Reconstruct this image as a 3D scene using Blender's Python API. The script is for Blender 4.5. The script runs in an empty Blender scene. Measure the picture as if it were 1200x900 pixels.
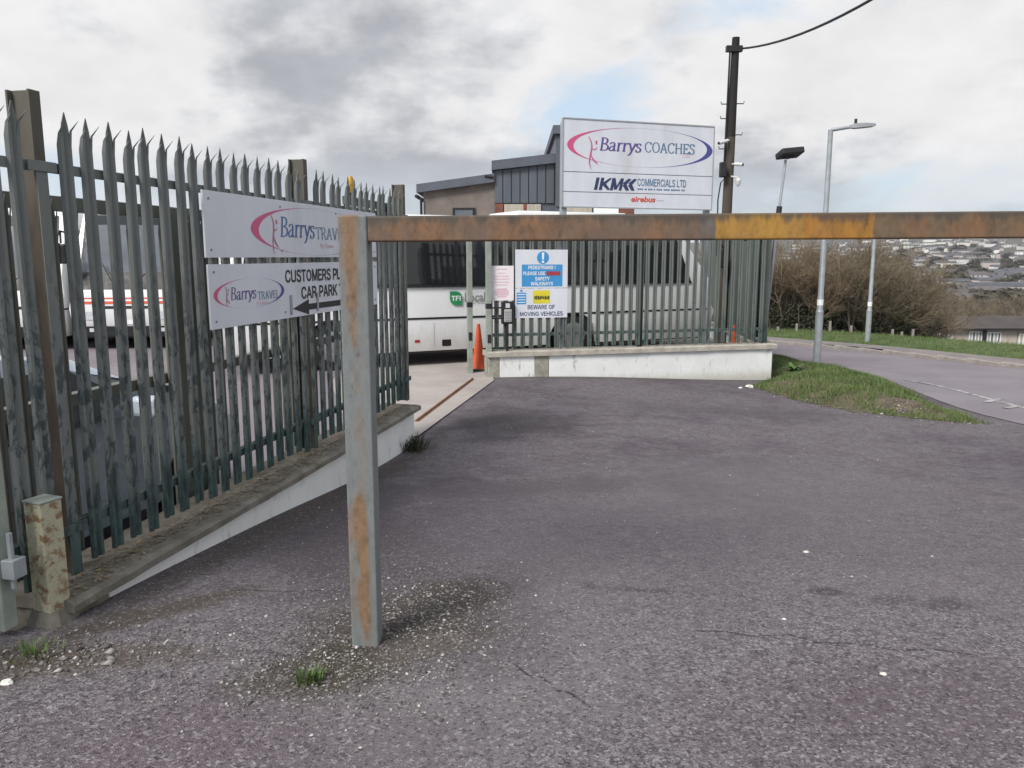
import bpy, bmesh, math, random
import numpy as np
from mathutils import Vector, Matrix, noise as mnoise
random.seed(7); RNG = np.random.default_rng(7)
R = math.radians
S = bpy.context.scene
C = S.collection

# ------------------------------------------------------------------ camera, light
F_PX = 936.0; PITCH = math.atan(150/936); CAM_H = 2.05
cd = bpy.data.cameras.new('camera'); cam = bpy.data.objects.new('camera', cd); C.objects.link(cam)
cam.location = (0, 0, CAM_H); cam.rotation_euler = (R(90)-PITCH, 0, 0)
cd.sensor_fit = 'HORIZONTAL'; cd.sensor_width = 36; cd.lens = 36*F_PX/1200
cd.clip_start = .05; cd.clip_end = 9000
S.camera = cam
SUN_EL, SUN_AZ = R(43), R(-142)          # azimuth from +Y, negative = to the left
W = bpy.data.worlds.new('World'); S.world = W; W.use_nodes = True
SUN_DIR = Vector((math.sin(SUN_AZ)*math.cos(SUN_EL), math.cos(SUN_AZ)*math.cos(SUN_EL), math.sin(SUN_EL)))

def world():
    nt = W.node_tree; nt.nodes.clear(); N = nt.nodes.new; L = nt.links.new
    out = N('ShaderNodeOutputWorld'); bg = N('ShaderNodeBackground'); bg.inputs['Strength'].default_value = .1
    sky = N('ShaderNodeTexSky'); sky.sky_type = 'NISHITA'; sky.sun_disc = False
    sky.sun_elevation = SUN_EL; sky.sun_rotation = SUN_AZ; sky.air_density = 1.0; sky.dust_density = 1.5
    tc = N('ShaderNodeTexCoord'); sep = N('ShaderNodeSeparateXYZ'); L(tc.outputs['Generated'], sep.inputs[0])
    def math_(op, a, b=None, c=None, clamp=False):
        n = N('ShaderNodeMath'); n.operation = op; n.use_clamp = clamp
        for i, v in enumerate((a, b, c)):
            if v is None: continue
            if isinstance(v, (int, float)): n.inputs[i].default_value = v
            else: L(v, n.inputs[i])
        return n.outputs[0]
    zz = math_('MAXIMUM', sep.outputs['Z'], 0.0)
    den = math_('ADD', zz, .42)
    cx = math_('DIVIDE', sep.outputs['X'], den); cy = math_('DIVIDE', sep.outputs['Y'], den)
    cmb = N('ShaderNodeCombineXYZ'); L(cx, cmb.inputs[0]); L(cy, cmb.inputs[1])
    def noise(scale, detail, rough, off, dist=0.0):
        mp = N('ShaderNodeMapping'); L(cmb.outputs[0], mp.inputs[0]); mp.inputs['Location'].default_value = off
        n = N('ShaderNodeTexNoise'); n.inputs['Scale'].default_value = scale; n.inputs['Detail'].default_value = detail
        n.inputs['Roughness'].default_value = rough; n.inputs['Distortion'].default_value = dist
        L(mp.outputs[0], n.inputs['Vector']); return n.outputs['Fac']
    def ramp(v, a, b):
        n = N('ShaderNodeMapRange'); n.interpolation_type = 'SMOOTHSTEP'
        n.inputs['From Min'].default_value = a; n.inputs['From Max'].default_value = b; L(v, n.inputs['Value']); return n.outputs[0]
    cover = ramp(noise(1.5, 9, .55, (3.1, 1.7, 0.4), .2), .355, .455)
    puff = noise(4.2, 10, .56, (4.4, 9.2, 2.0), .1)
    body = ramp(math_('ADD', math_('MULTIPLY', noise(1.55, 8, .5, (7.1, 3.4, 1.1), .05), .62), math_('MULTIPLY', puff, .38)), .405, .53)     # thick grey bellies against bright tops
    fine = noise(5.5, 9, .58, (1.0, 5.0, 2.0), .1)
    lum = math_('MULTIPLY_ADD', body, 1.9, 2.75)
    lum = math_('ADD', lum, math_('MULTIPLY', math_('SUBTRACT', fine, .5), 2.0))
    # towards the veiled sun the cloud glows
    dot = N('ShaderNodeVectorMath'); dot.operation = 'DOT_PRODUCT'; L(tc.outputs['Generated'], dot.inputs[0]); dot.inputs[1].default_value = SUN_DIR
    glow = math_('POWER', math_('MAXIMUM', dot.outputs['Value'], 0.0), 5.0)
    lum = math_('ADD', lum, math_('MULTIPLY', glow, 1.0))
    cc = N('ShaderNodeMix'); cc.data_type = 'RGBA'; L(body, cc.inputs['Factor'])
    cc.inputs['A'].default_value = (.93, .96, 1.04, 1); cc.inputs['B'].default_value = (1, .995, 1.0, 1)
    cl = N('ShaderNodeVectorMath'); cl.operation = 'SCALE'; L(cc.outputs['Result'], cl.inputs[0]); L(lum, cl.inputs['Scale'])
    # the blue behind, paled by thin high cloud
    pale = N('ShaderNodeMix'); pale.data_type = 'RGBA'; pale.inputs['Factor'].default_value = .8
    L(sky.outputs[0], pale.inputs['A']); pale.inputs['B'].default_value = (3.3, 4.0, 4.75, 1)
    mx = N('ShaderNodeMix'); mx.data_type = 'RGBA'; L(cover, mx.inputs['Factor']); L(pale.outputs['Result'], mx.inputs['A']); L(cl.outputs[0], mx.inputs['B'])
    low = ramp(sep.outputs['Z'], .13, .045)          # the pale band under the cloud deck
    hz = N('ShaderNodeMix'); hz.data_type = 'RGBA'; L(math_('MULTIPLY', low, .55), hz.inputs['Factor']); L(mx.outputs['Result'], hz.inputs['A']); hz.inputs['B'].default_value = (3.65, 4.2, 4.6, 1)
    L(hz.outputs['Result'], bg.inputs['Color']); L(bg.outputs[0], out.inputs['Surface'])
world()
sd = bpy.data.lights.new('sun', 'SUN'); sd.energy = 2.0; sd.angle = R(21); sd.color = (1, .96, .9)
sun = bpy.data.objects.new('sun', sd); C.objects.link(sun); sun.rotation_euler = (-SUN_DIR).to_track_quat('-Z', 'Y').to_euler()
S.view_settings.view_transform = 'Standard'; S.view_settings.look = 'None'; S.view_settings.gamma = 1; S.view_settings.exposure = 0.9

# ------------------------------------------------------------------ measuring from the photograph
PC, PS = math.cos(PITCH), math.sin(PITCH)
def ray(px, py):
    u = (px-600)/F_PX; v = (450-py)/F_PX
    return Vector((u, v*PS+PC, v*PC-PS))
def at_y(px, py, Y):
    d = ray(px, py); k = Y/d.y; return Vector((d.x*k, Y, CAM_H+d.z*k))
def on_z(px, py, z):
    d = ray(px, py); k = (z-CAM_H)/d.z; return Vector((d.x*k, d.y*k, z))
def on_plane(px, py, o, th):
    """pixel -> (along, height) on a vertical plane through o running along angle th"""
    d = ray(px, py); e = (math.cos(th), math.sin(th))
    # o + s e = k d  (xy)
    det = e[0]*(-d.y) + d.x*e[1]
    s = (-o[0]*(-d.y) - d.x*(-o[1])*1.0)
    s = ((-o[0])*(-d.y) - (-d.x)*(-o[1]))/det
    k = (o[0]+s*e[0])/d.x if abs(d.x) > abs(d.y)*.02 else (o[1]+s*e[1])/d.y
    return s, CAM_H+k*d.z
def sst(a, b, x):
    t = min(1, max(0, (x-a)/(b-a))); return t*t*(3-2*t)

# ------------------------------------------------------------------ where the fence, gate and wall lines run
FO = Vector((-2.27, 3.95, 0)); FTH = math.atan2(1, .211); FE = Vector((math.cos(FTH), math.sin(FTH), 0)); FN = Vector((FE.y, -FE.x, 0))  # FN points to the forecourt
GA, GB = Vector((-1.08, 8.95)), Vector((-.30, 13.10))          # outer edge of the gate threshold
RO = Vector((-.36, 13.42, 0)); RTH = math.atan2(1.28, 5.28)      # front top edge line of the right-hand wall
RE = Vector((math.cos(RTH), math.sin(RTH), 0)); RN = Vector((-RE.y, RE.x, 0))   # RN points into the yard
RLEN = 5.42
FAR_L = RO + RE*RLEN

# ------------------------------------------------------------------ ground heights
def fall(x, y):
    return -sst(-.3, 5, x)*(.2*sst(5, 13, y) + .042*max(0, min(y, 60)-14))
_rt = np.linspace(-4, 16, 801); _rz = np.interp(_rt, [0, .7, 1.4, 2.17, 3.08, 3.78, 4.16, 4.65, 5.1, 6.5, 9, 12], [0, 0, .01, .06, .148, .212, .238, .268, .305, .35, .38, .40])
_rz = np.convolve(np.pad(_rz, 24, 'edge'), np.ones(49)/49, 'valid')
def ramp_h(x, y):
    return float(np.interp(8.9-y, _rt, _rz))
def und(x, y):
    return .012*mnoise.noise(Vector((x*.55, y*.55, 0))) + .02*mnoise.noise(Vector((x*.17+5, y*.17, 2)))
def h_tar(x, y):
    return ramp_h(x, y) + fall(x, y) + und(x, y)*sst(15, 12, y)
def kerb_u(x, y):
    return (x-9.6)*.948+(y-21)*.318
def h_base(x, y):
    u = kerb_u(x, y)
    z = fall(x, y)
    if u > 0: z += .10*sst(0, .3, u)+.08*sst(.5, 3, u)
    if u > 4:
        z -= .16*(min(u, 150)-4) - .32*(1-math.exp(-(u-4)/2))
        if u > 150: z -= 3*sst(150, 260, u)
        if u > 330:
            t = min(u, 2300)-330
            z += 104*sst(0, 2100, t)*1.0 + 8*mnoise.noise(Vector((x*.004, y*.004, 3)))*sst(0, 400, t)
    return z

# ------------------------------------------------------------------ materials
MATS = {}
def new_mat(name):
    m = bpy.data.materials.new(name); m.use_nodes = True; MATS[name] = m
    nt = m.node_tree; b = nt.nodes['Principled BSDF']
    return m, nt, b
class NB:
    """small node builder"""
    def __init__(s, nt): s.nt = nt; s.tc = nt.nodes.new('ShaderNodeTexCoord')
    def n(s, t): return s.nt.nodes.new(t)
    def l(s, a, b): s.nt.links.new(a, b)
    def co(s, scale=(1, 1, 1), loc=(0, 0, 0), kind='Object'):
        mp = s.n('ShaderNodeMapping'); s.l(s.tc.outputs[kind], mp.inputs[0])
        mp.inputs['Scale'].default_value = scale; mp.inputs['Location'].default_value = loc; return mp.outputs[0]
    def noise(s, scale, detail=6, rough=.6, vec=None, dist=0.0):
        t = s.n('ShaderNodeTexNoise'); t.inputs['Scale'].default_value = scale; t.inputs['Detail'].default_value = detail
        t.inputs['Roughness'].default_value = rough; t.inputs['Distortion'].default_value = dist
        s.l(vec if vec else s.co(), t.inputs['Vector']); return t.outputs['Fac']
    def vor(s, scale, vec=None, feature='F1', out='Distance', rnd=1.0):
        t = s.n('ShaderNodeTexVoronoi'); t.feature = feature; t.inputs['Scale'].default_value = scale; t.inputs['Randomness'].default_value = rnd
        s.l(vec if vec else s.co(), t.inputs['Vector']); return t.outputs[out]
    def rng(s, v, a, b, lo=0.0, hi=1.0):
        t = s.n('ShaderNodeMapRange'); t.interpolation_type = 'SMOOTHSTEP'
        for k, x in (('From Min', a), ('From Max', b), ('To Min', lo), ('To Max', hi)): t.inputs[k].default_value = x
        s.l(v, t.inputs['Value']); return t.outputs[0]
    def m(s, op, a, b=None, clamp=False):
        t = s.n('ShaderNodeMath'); t.operation = op; t.use_clamp = clamp
        for i, v in enumerate((a, b)):
            if v is None: continue
            if isinstance(v, (int, float)): t.inputs[i].default_value = v
            else: s.l(v, t.inputs[i])
        return t.outputs[0]
    def mix(s, f, a, b):
        t = s.n('ShaderNodeMix'); t.data_type = 'RGBA'
        if isinstance(f, (int, float)): t.inputs['Factor'].default_value = f
        else: s.l(f, t.inputs['Factor'])
        for k, v in (('A', a), ('B', b)):
            if isinstance(v, tuple): t.inputs[k].default_value = v+(1,) if len(v) == 3 else v
            else: s.l(v, t.inputs[k])
        return t.outputs['Result']
    def xyz(s, kind='Object'):
        t = s.n('ShaderNodeSeparateXYZ'); s.l(s.tc.outputs[kind], t.inputs[0]); return t.outputs
    def bump(s, b, v, strength=.3, dist=.01):
        t = s.n('ShaderNodeBump'); t.inputs['Strength'].default_value = strength; t.inputs['Distance'].default_value = dist
        s.l(v, t.inputs['Height']); s.l(t.outputs[0], b.inputs['Normal'])
    def blob(s, cx, cy, rx, ry, ang, nz, edge=.35, kind='Object'):
        """soft-edged irregular patch at a place on the surface"""
        mp = s.n('ShaderNodeMapping'); mp.vector_type = 'TEXTURE'; s.l(s.tc.outputs[kind], mp.inputs[0])
        mp.inputs['Location'].default_value = (cx, cy, 0); mp.inputs['Rotation'].default_value = (0, 0, ang); mp.inputs['Scale'].default_value = (rx, ry, 1e3)
        ln = s.n('ShaderNodeVectorMath'); ln.operation = 'LENGTH'; s.l(mp.outputs[0], ln.inputs[0])
        d = s.m('ADD', ln.outputs['Value'], s.m('MULTIPLY', s.m('SUBTRACT', nz, .5), 1.6))
        return s.rng(d, 1+edge, 1-edge)
def simple(name, col, rough=.6, var=.18, scale=6, metal=0.0, dirt=None, dirt_amt=(.55, .75), bump=0, bscale=40, spec=.4, stretch=(1, 1, 1), coat=0):
    m, nt, b = new_mat(name); q = NB(nt)
    nz = q.noise(scale, 7, .62, q.co(stretch))
    lo = tuple(c*(1-var) for c in col); hi = tuple(min(1, c*(1+var)) for c in col)
    c = q.mix(q.rng(nz, .3, .7), lo, hi)
    if dirt:
        d = q.rng(q.noise(scale*.7, 9, .68, q.co(stretch, (3, 7, 1))), *dirt_amt)
        c = q.mix(d, c, dirt)
    q.l(c, b.inputs['Base Color'])
    q.l(q.rng(nz, .2, .8, max(0, rough-.1), min(1, rough+.1)), b.inputs['Roughness'])
    b.inputs['Metallic'].default_value = metal; b.inputs['Specular IOR Level'].default_value = spec
    if coat: b.inputs['Coat Weight'].default_value = coat; b.inputs['Coat Roughness'].default_value = .06
    if bump: q.bump(b, q.noise(bscale, 8, .7), bump, .01)
    return m

def tarmac_mat():
    m, nt, b = new_mat('tarmac'); q = NB(nt)
    big = q.noise(.45, 5, .55); mid = q.noise(2.2, 7, .6, None, .4); fine = q.noise(38, 5, .7)
    worn = q.rng(q.m('ADD', q.m('MULTIPLY', big, .55), q.m('MULTIPLY', mid, .45)), .40, .62)
    y = q.xyz()[1]; near = q.rng(q.m('ADD', y, q.m('MULTIPLY', q.m('SUBTRACT', mid, .5), 5.0)), 6.4, 2.6)   # bitumen worn off the near part
    worn = q.m('MULTIPLY', q.m('ADD', q.m('MULTIPLY', worn, .55), q.m('MULTIPLY', near, .75)), 1.0, True)
    v = q.vor(150, None, 'F1', 'Color'); sv = q.n('ShaderNodeSeparateColor'); q.l(v, sv.inputs[0])
    chip = q.rng(sv.outputs[0], .55, 1.0)
    v2 = q.vor(85, None, 'F1', 'Color'); sv2 = q.n('ShaderNodeSeparateColor'); q.l(v2, sv2.inputs[0])
    chip2 = q.rng(sv2.outputs[1], .93, .97)
    c = q.mix(q.rng(big, .35, .65), (.092, .076, .091), (.130, .107, .125))
    c = q.mix(q.rng(mid, .35, .7), c, q.mix(.6, c, (.15, .137, .15)))
    c = q.mix(q.m('MULTIPLY', near, .6), c, (.18, .158, .174))
    c = q.mix(q.m('MULTIPLY', q.m('MULTIPLY', chip, worn), .9), c, (.345, .315, .345))
    c = q.mix(q.m('MULTIPLY', q.m('MULTIPLY', q.rng(sv.outputs[1], .4, 1), worn), .8), c, (.04, .036, .04))
    c = q.mix(q.m('MULTIPLY', q.m('MULTIPLY', chip2, worn), .55), c, (.42, .40, .41))
    c = q.mix(q.m('MULTIPLY', q.rng(fine, .35, .75), .25), c, (.06, .054, .062))
    mot = q.noise(11, 8, .72, None, .3); mot2 = q.noise(26, 6, .75)
    c = q.mix(q.m('MULTIPLY', q.rng(mot, .48, .66), .45), c, (.19, .172, .182))
    c = q.mix(q.m('MULTIPLY', q.rng(mot, .50, .34), .45), c, (.05, .043, .05))
    c = q.mix(q.m('MULTIPLY', q.m('MULTIPLY', q.rng(mot2, .50, .66), worn), .6), c, (.27, .25, .26))
    c = q.mix(q.m('MULTIPLY', q.m('MULTIPLY', q.rng(mot2, .48, .36), worn), .6), c, (.045, .04, .045))
    # patches: oily stain by the gate, dark pothole spots, painted fence shade by the left wall, dirt round the post, reinstated strip
    def P(px, py, z): p = on_z(px, py, z); return p.x, p.y
    def patch(px, py, z, rx, ry, ang, col, amt, edge=.4, nzz=mid):
        nonlocal c
        X, Y = P(px, py, z); k = q.blob(X, Y, rx, ry, ang, nzz, edge)
        c = q.mix(q.m('MULTIPLY', k, amt), c, col); return k
    dn = q.noise(6, 7, .65, None, .6)
    patch(600, 495, .0, .75, .8, 0, (.045, .039, .044), .7, .5)
    patch(560, 620, .2, 1.3, 1.6, .2, (.085, .072, .088), .55, .6)
    patch(1110, 708, .3, .13, .09, .2, (.06, .052, .06), .75, .45, mid)
    patch(1045, 702, .3, .13, .08, .2, (.065, .057, .065), .7, .45, mid)
    patch(968, 690, .3, .07, .05, 0, (.026, .022, .026), .9, .5, mid)
    patch(690, 682, .3, .045, .06, 0, (.022, .02, .022), .95, .5, mid)
    patch(745, 688, .3, .22, .04, -.15, (.045, .04, .046), .8, .5, mid)
    patch(560, 800, .36, .75, .40, .5, (.19, .178, .186), .65, .8)
    patch(640, 690, .3, .5, .8, -.2, (.165, .152, .162), .6, .8)
    patch(1060, 650, .25, .9, .7, .1, (.15, .132, .148), .5, .7)
    patch(860, 560, .15, 1.6, 1.2, .3, (.14, .13, .14), .5, .7)
    patch(250, 860, .38, .7, .35, 0, (.122, .092, .108), .6, .7)
    patch(1080, 820, .36, .8, .4, .1, (.105, .078, .094), .6, .7)
    patch(400, 600, .22, .5, 1.3, .2, (.062, .053, .06), .65, .7)  # soft shade of the left fence, painted into the tarmac colour
    patch(470, 690, .3, .5, 1.2, .5, (.076, .065, .074), .5, .6)
    patch(640, 560, .12, .9, .4, .1, (.076, .065, .074), .5, .6)
    mud = patch(470, 725, .36, .42, .36, .4, (.06, .05, .04), .85, .55, dn)
    patch(380, 775, .38, .30, .20, .3, (.056, .052, .033), .9, .55, dn)
    patch(530, 690, .33, .26, .22, .2, (.062, .051, .042), .8, .5, dn)
    patch(500, 750, .36, .22, .1, .5, (.13, .105, .095), .7, .5, dn)
    patch(60, 750, .42, .6, .14, .1, (.085, .067, .052), .8, .6, dn)
    patch(190, 700, .38, .5, .10, .75, (.08, .062, .05), .8, .6, dn)
    patch(860, 480, -.1, 1.8, .35, -.1, (.09, .08, .085), .5, .6)
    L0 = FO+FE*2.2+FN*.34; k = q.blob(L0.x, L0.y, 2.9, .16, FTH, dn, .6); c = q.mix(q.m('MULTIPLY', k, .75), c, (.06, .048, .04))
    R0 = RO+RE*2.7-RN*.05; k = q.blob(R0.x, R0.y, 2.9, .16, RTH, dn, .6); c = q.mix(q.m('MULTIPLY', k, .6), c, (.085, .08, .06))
    # cracks
    def crack(pts, w):
        nonlocal c
        for (x0, y0), (x1, y1) in zip(pts[:-1], pts[1:]):
            a = on_z(x0, y0, .3); d = on_z(x1, y1, .3); v = d-a; mp = (a+d)/2
            k = q.blob(mp.x, mp.y, v.length*.6, w, math.atan2(v.y, v.x), dn, .5)
            c = q.mix(q.m('MULTIPLY', q.m('MULTIPLY', k, q.rng(mot, .36, .50)), .85), c, (.035, .031, .034))
    crack([(815, 742), (850, 743), (884, 749), (925, 747), (960, 757), (1010, 758), (1050, 767), (1090, 765), (1135, 772)], .009)
    crack([(600, 785), (618, 800), (634, 803), (652, 820), (668, 824), (690, 840)], .008)
    crack([(265, 690), (330, 692), (395, 690)], .009)
    top = q.m('MULTIPLY', q.m('MULTIPLY', q.rng(sv2.outputs[0], .80, .9), q.m('ADD', q.m('MULTIPLY', worn, .6), .12)), .7)
    c = q.mix(top, c, q.mix(sv2.outputs[2], (.20, .185, .19), (.42, .40, .40)))
    c = q.mix(q.m('MULTIPLY', q.rng(sv2.outputs[0], .14, .06), q.m('MULTIPLY', worn, .6)), c, (.035, .03, .034))
    q.l(c, b.inputs['Base Color']); b.inputs['Roughness'].default_value = .86; b.inputs['Specular IOR Level'].default_value = .25
    hgt = q.m('ADD', q.m('MULTIPLY', q.vor(150), .5), q.m('ADD', q.m('MULTIPLY', fine, .5), q.m('MULTIPLY', mid, 1.2)))
    q.bump(b, q.m('ADD', hgt, mot), .7, .012)
tarmac_mat()

def road_mat():
    m, nt, b = new_mat('road_asphalt'); q = NB(nt)
    c = q.mix(q.rng(q.noise(.6, 6, .6), .35, .65), (.17, .148, .168), (.215, .188, .21))
    c = q.mix(q.m('MULTIPLY', q.rng(q.noise(60, 4, .7), .4, .75), .35), c, (.26, .24, .26))
    q.l(c, b.inputs['Base Color']); b.inputs['Roughness'].default_value = .8
    q.bump(b, q.noise(80, 4), .3, .01)
road_mat()

def fence_mat(name, top, low, zlo, zhi, flake):
    m, nt, b = new_mat(name); q = NB(nt)
    oi = q.n('ShaderNodeObjectInfo')
    z = q.xyz()[2]
    off = q.m('MULTIPLY', oi.outputs['Random'], 17.0)
    cb = q.n('ShaderNodeCombineXYZ'); q.l(off, cb.inputs[0]); q.l(off, cb.inputs[2])
    ad = q.n('ShaderNodeVectorMath'); q.l(q.co((1, 1, .45)), ad.inputs[0]); q.l(cb.outputs[0], ad.inputs[1])
    n1 = q.noise(20, 8, .68, ad.outputs[0], .5); n2 = q.noise(42, 6, .65, ad.outputs[0]); n3 = q.noise(3, 5, .6, ad.outputs[0])
    k = q.m('ADD', z, q.m('MULTIPLY', q.m('SUBTRACT', n3, .5), .9))
    f = q.rng(k, zlo, zhi)
    lowc = q.mix(q.rng(n1, .4, .6), low, tuple(c*.55 for c in low))
    topc = q.mix(q.rng(n3, .3, .7), top, tuple(c*.78 for c in top))
    c = q.mix(f, lowc, topc)
    d = q.m('MULTIPLY', q.rng(n1, flake, flake+.06), q.rng(k, 1.9, .9))
    c = q.mix(q.m('MULTIPLY', d, .85), c, (.035, .05, .052))
    c = q.mix(q.m('MULTIPLY', q.rng(n2, .63, .72), .5), c, (.22, .23, .225))
    c = q.mix(q.m('MULTIPLY', q.rng(q.noise(6, 8, .7, ad.outputs[0]), .64, .72), .6), c, (.14, .075, .04))
    q.l(c, b.inputs['Base Color']); b.inputs['Roughness'].default_value = .62; b.inputs['Metallic'].default_value = .15
    q.bump(b, n2, .15, .004)
fence_mat('palisade_paint', (.18, .198, .192), (.055, .10, .096), .12, .55, .50)
fence_mat('far_palisade_paint', (.145, .16, .15), (.09, .125, .115), .1, .6, .60)
fence_mat('dark_palisade_paint', (.085, .12, .108), (.05, .10, .09), .2, .9, .55)
fence_mat('olive_gate_paint', (.195, .20, .17), (.11, .15, .13), .1, .5, .62)
def rsj_mat():
    m, nt, b = new_mat('brown_weathered_steel'); q = NB(nt)
    n1 = q.noise(5, 8, .65, q.co((1, 1, .35))); n2 = q.noise(22, 7, .7, q.co((1, 1, .3)))
    z = q.xyz()[2]
    c = q.mix(q.rng(n1, .35, .65), (.038, .029, .022), (.075, .06, .045))
    c = q.mix(q.rng(n2, .55, .75), c, (.03, .022, .017))
    c = q.mix(q.m('MULTIPLY', q.rng(q.m('ADD', z, n1), 2.2, 2.9), .7), c, (.11, .105, .085))
    q.l(c, b.inputs['Base Color']); b.inputs['Roughness'].default_value = .75
    q.bump(b, n2, .3, .004)
rsj_mat()
def rust_paint(name, paint, rust, axis, a, b_, scale=3.0, deep=(.07, .035, .02), st=(1, 1, 1), streak=None, bands=None, runs=False):
    m, nt, b = new_mat(name); q = NB(nt)
    n1 = q.noise(scale, 9, .66, q.co(st), .3); n2 = q.noise(scale*6, 8, .7, q.co(st, (4, 2, 9))); n3 = q.noise(scale*22, 5, .7)
    f = n1
    if streak:   # a rust run down one side of the face
        x = q.xyz()[0]
        z = q.xyz()[2]; lowf = q.noise(1.6, 4, .6, q.co((.2, .2, 1), (0, 0, 3.3)))
        edge = q.rng(q.m('ABSOLUTE', q.m('SUBTRACT', q.m('ADD', x, q.m('MULTIPLY', q.m('SUBTRACT', n1, .5), .10)), streak[0])), streak[1], streak[1]*.25)
        foot = q.m('MULTIPLY', q.rng(z, .80, .66), q.rng(z, .05, .2)); head = q.m('MULTIPLY', q.rng(z, 1.0, 1.9), q.rng(x, .02, -.03))
        f = q.m('ADD', q.m('MULTIPLY', n1, .45), q.m('ADD', q.m('MULTIPLY', edge, q.m('MULTIPLY', lowf, .62)), q.m('ADD', q.m('MULTIPLY', q.m('MULTIPLY', foot, q.rng(x, .042, .0)), .36), q.m('MULTIPLY', head, .36))))
    k = q.rng(f, a, b_)
    base = q.mix(q.rng(n2, .3, .7), paint, tuple(c*.8 for c in paint))
    if bands:    # lengths painted in other colours
        x = q.xyz()[0]
        xw = q.m('ADD', x, q.m('MULTIPLY', q.m('SUBTRACT', n2, .5), .045))
        for x0, x1, col in bands:
            x = xw; w = q.m('MULTIPLY', q.rng(x, x0-.004, x0+.004), q.rng(x, x1+.004, x1-.004))
            base = q.mix(w, base, q.mix(q.rng(n2, .35, .7), col, tuple(c*.72 for c in col)))
    c = q.mix(k, base, q.mix(q.rng(n2, .35, .7), rust, tuple(c*.6 for c in rust)))
    if bands:    # rust shows through less where the paint is newer
        x = q.xyz()[0]; fresh = q.m('MULTIPLY', q.rng(x, bands[2][0], bands[2][0]+.01), q.rng(x, bands[3][1]+.01, bands[3][1]))
        c = q.mix(q.m('MULTIPLY', fresh, .5), c, base)
    if runs:     # grime on the upper edge, run down in drips
        z = q.xyz()[2]; dr = q.noise(16, 6, .6, q.co((1, 1, .12)))
        c = q.mix(q.m('MULTIPLY', q.rng(q.m('ADD', z, q.m('MULTIPLY', q.m('SUBTRACT', dr, .5), .16)), .062, .10), .8), c, (.055, .05, .042))
    c = q.mix(q.m('MULTIPLY', q.rng(n2, .6, .74), .8), c, deep)
    c = q.mix(q.m('MULTIPLY', q.rng(n3, .66, .74), .5), c, (.3, .28, .25))
    q.l(c, b.inputs['Base Color']); b.inputs['Roughness'].default_value = .68
    q.bump(b, q.m('ADD', n2, q.m('MULTIPLY', k, .6)), .35, .004)
rust_paint('barrier_post_paint', (.185, .20, .20), (.235, .145, .085), 2, .45, .74, 7, st=(1, 1, .45), streak=(.012, .05))
def _bx(px): p = on_z(428, 757, .34); y0 = p.y+.06; u = (px-600)/F_PX*.973; return (u*y0-p.x)/(1+u*.0625)
rust_paint('barrier_beam_paint', (.145, .098, .07), (.20, .108, .056), 0, .42, .62, 4.5, deep=(.045, .033, .026), st=(1, 1, .6),
           bands=[(_bx(615), _bx(640), (.145, .14, .12)), (_bx(822), _bx(843), (.125, .11, .095)), (_bx(843), _bx(946), (.37, .20, .035)), (_bx(946), _bx(1028), (.36, .165, .022)), (_bx(1028), 9, (.15, .105, .062))], runs=True)
rust_paint('stub_post_paint', (.47, .45, .32), (.27, .16, .08), 2, .47, .64, 22, deep=(.08, .045, .025))
def render_wall_mat():
    m, nt, b = new_mat('white_render'); q = NB(nt)
    n1 = q.noise(1.6, 8, .62); n2 = q.noise(9, 8, .7, q.co((1, 1, .4)))
    z = q.xyz()[2]
    c = q.mix(q.rng(n1, .3, .7), (.70, .71, .70), (.80, .81, .80))
    low = q.rng(q.m('ADD', z, q.m('MULTIPLY', q.m('SUBTRACT', n2, .5), .25)), .03, -.2)
    c = q.mix(q.m('MULTIPLY', low, .75), c, (.42, .40, .33))
    c = q.mix(q.m('MULTIPLY', q.rng(n2, .56, .70), .6), c, (.40, .40, .38))
    c = q.mix(q.m('MULTIPLY', q.rng(q.noise(3.3, 9, .72, q.co((1, 1, .5), (2, 5, 1))), .59, .69), .75), c, (.24, .24, .23))
    q.l(c, b.inputs['Base Color']); b.inputs['Roughness'].default_value = .85
    q.bump(b, q.m('ADD', n2, q.noise(60, 4)), .3, .008)
render_wall_mat()
simple('bare_block', (.33, .31, .26), .9, .3, 7, dirt=(.16, .16, .10), bump=.5, bscale=35)
simple('coping_concrete', (.185, .17, .145), .92, .28, 7, dirt=(.12, .105, .07), dirt_amt=(.48, .7), bump=.6, bscale=30)
simple('coping_pale', (.40, .37, .32), .9, .2, 5, dirt=(.2, .18, .14), bump=.4)
simple('yard_concrete', (.36, .325, .305), .85, .14, .8, dirt=(.25, .21, .19), dirt_amt=(.5, .8), bump=.25, bscale=25)
simple('track_rust', (.22, .12, .07), .7, .35, 12, metal=.3)
simple('kerb_concrete', (.30, .27, .25), .9, .2, 4, dirt=(.16, .14, .11))
simple('footway', (.20, .18, .175), .9, .15, 2)
simple('road_line', (.36, .345, .35), .8, .2, 9, dirt=(.17, .155, .17), dirt_amt=(.46, .56))
simple('earth', (.095, .085, .078), .95, .35, .02, dirt=(.08, .09, .055), dirt_amt=(.5, .62))
simple('grass_soil', (.12, .095, .065), .95, .4, 8, dirt=(.08, .065, .045), dirt_amt=(.5, .6), bump=.8, bscale=18)
def grass_mat():
    m, nt, b = new_mat('grass_blade'); q = NB(nt)
    c = q.mix(q.rng(q.noise(1.1, 6, .65), .35, .65), (.07, .122, .03), (.135, .185, .055))
    c = q.mix(q.rng(q.noise(5, 5, .6), .55, .72), c, (.16, .14, .075))
    c = q.mix(q.m('MULTIPLY', q.rng(q.noise(120, 2), .4, .7), .4), c, (.055, .095, .025))
    q.l(c, b.inputs['Base Color']); b.inputs['Roughness'].default_value = .6
grass_mat()
simple('sign_white', (.66, .68, .74), .38, .05, 3, dirt=(.56, .575, .60), dirt_amt=(.52, .75), stretch=(1, 1, .35))
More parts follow.
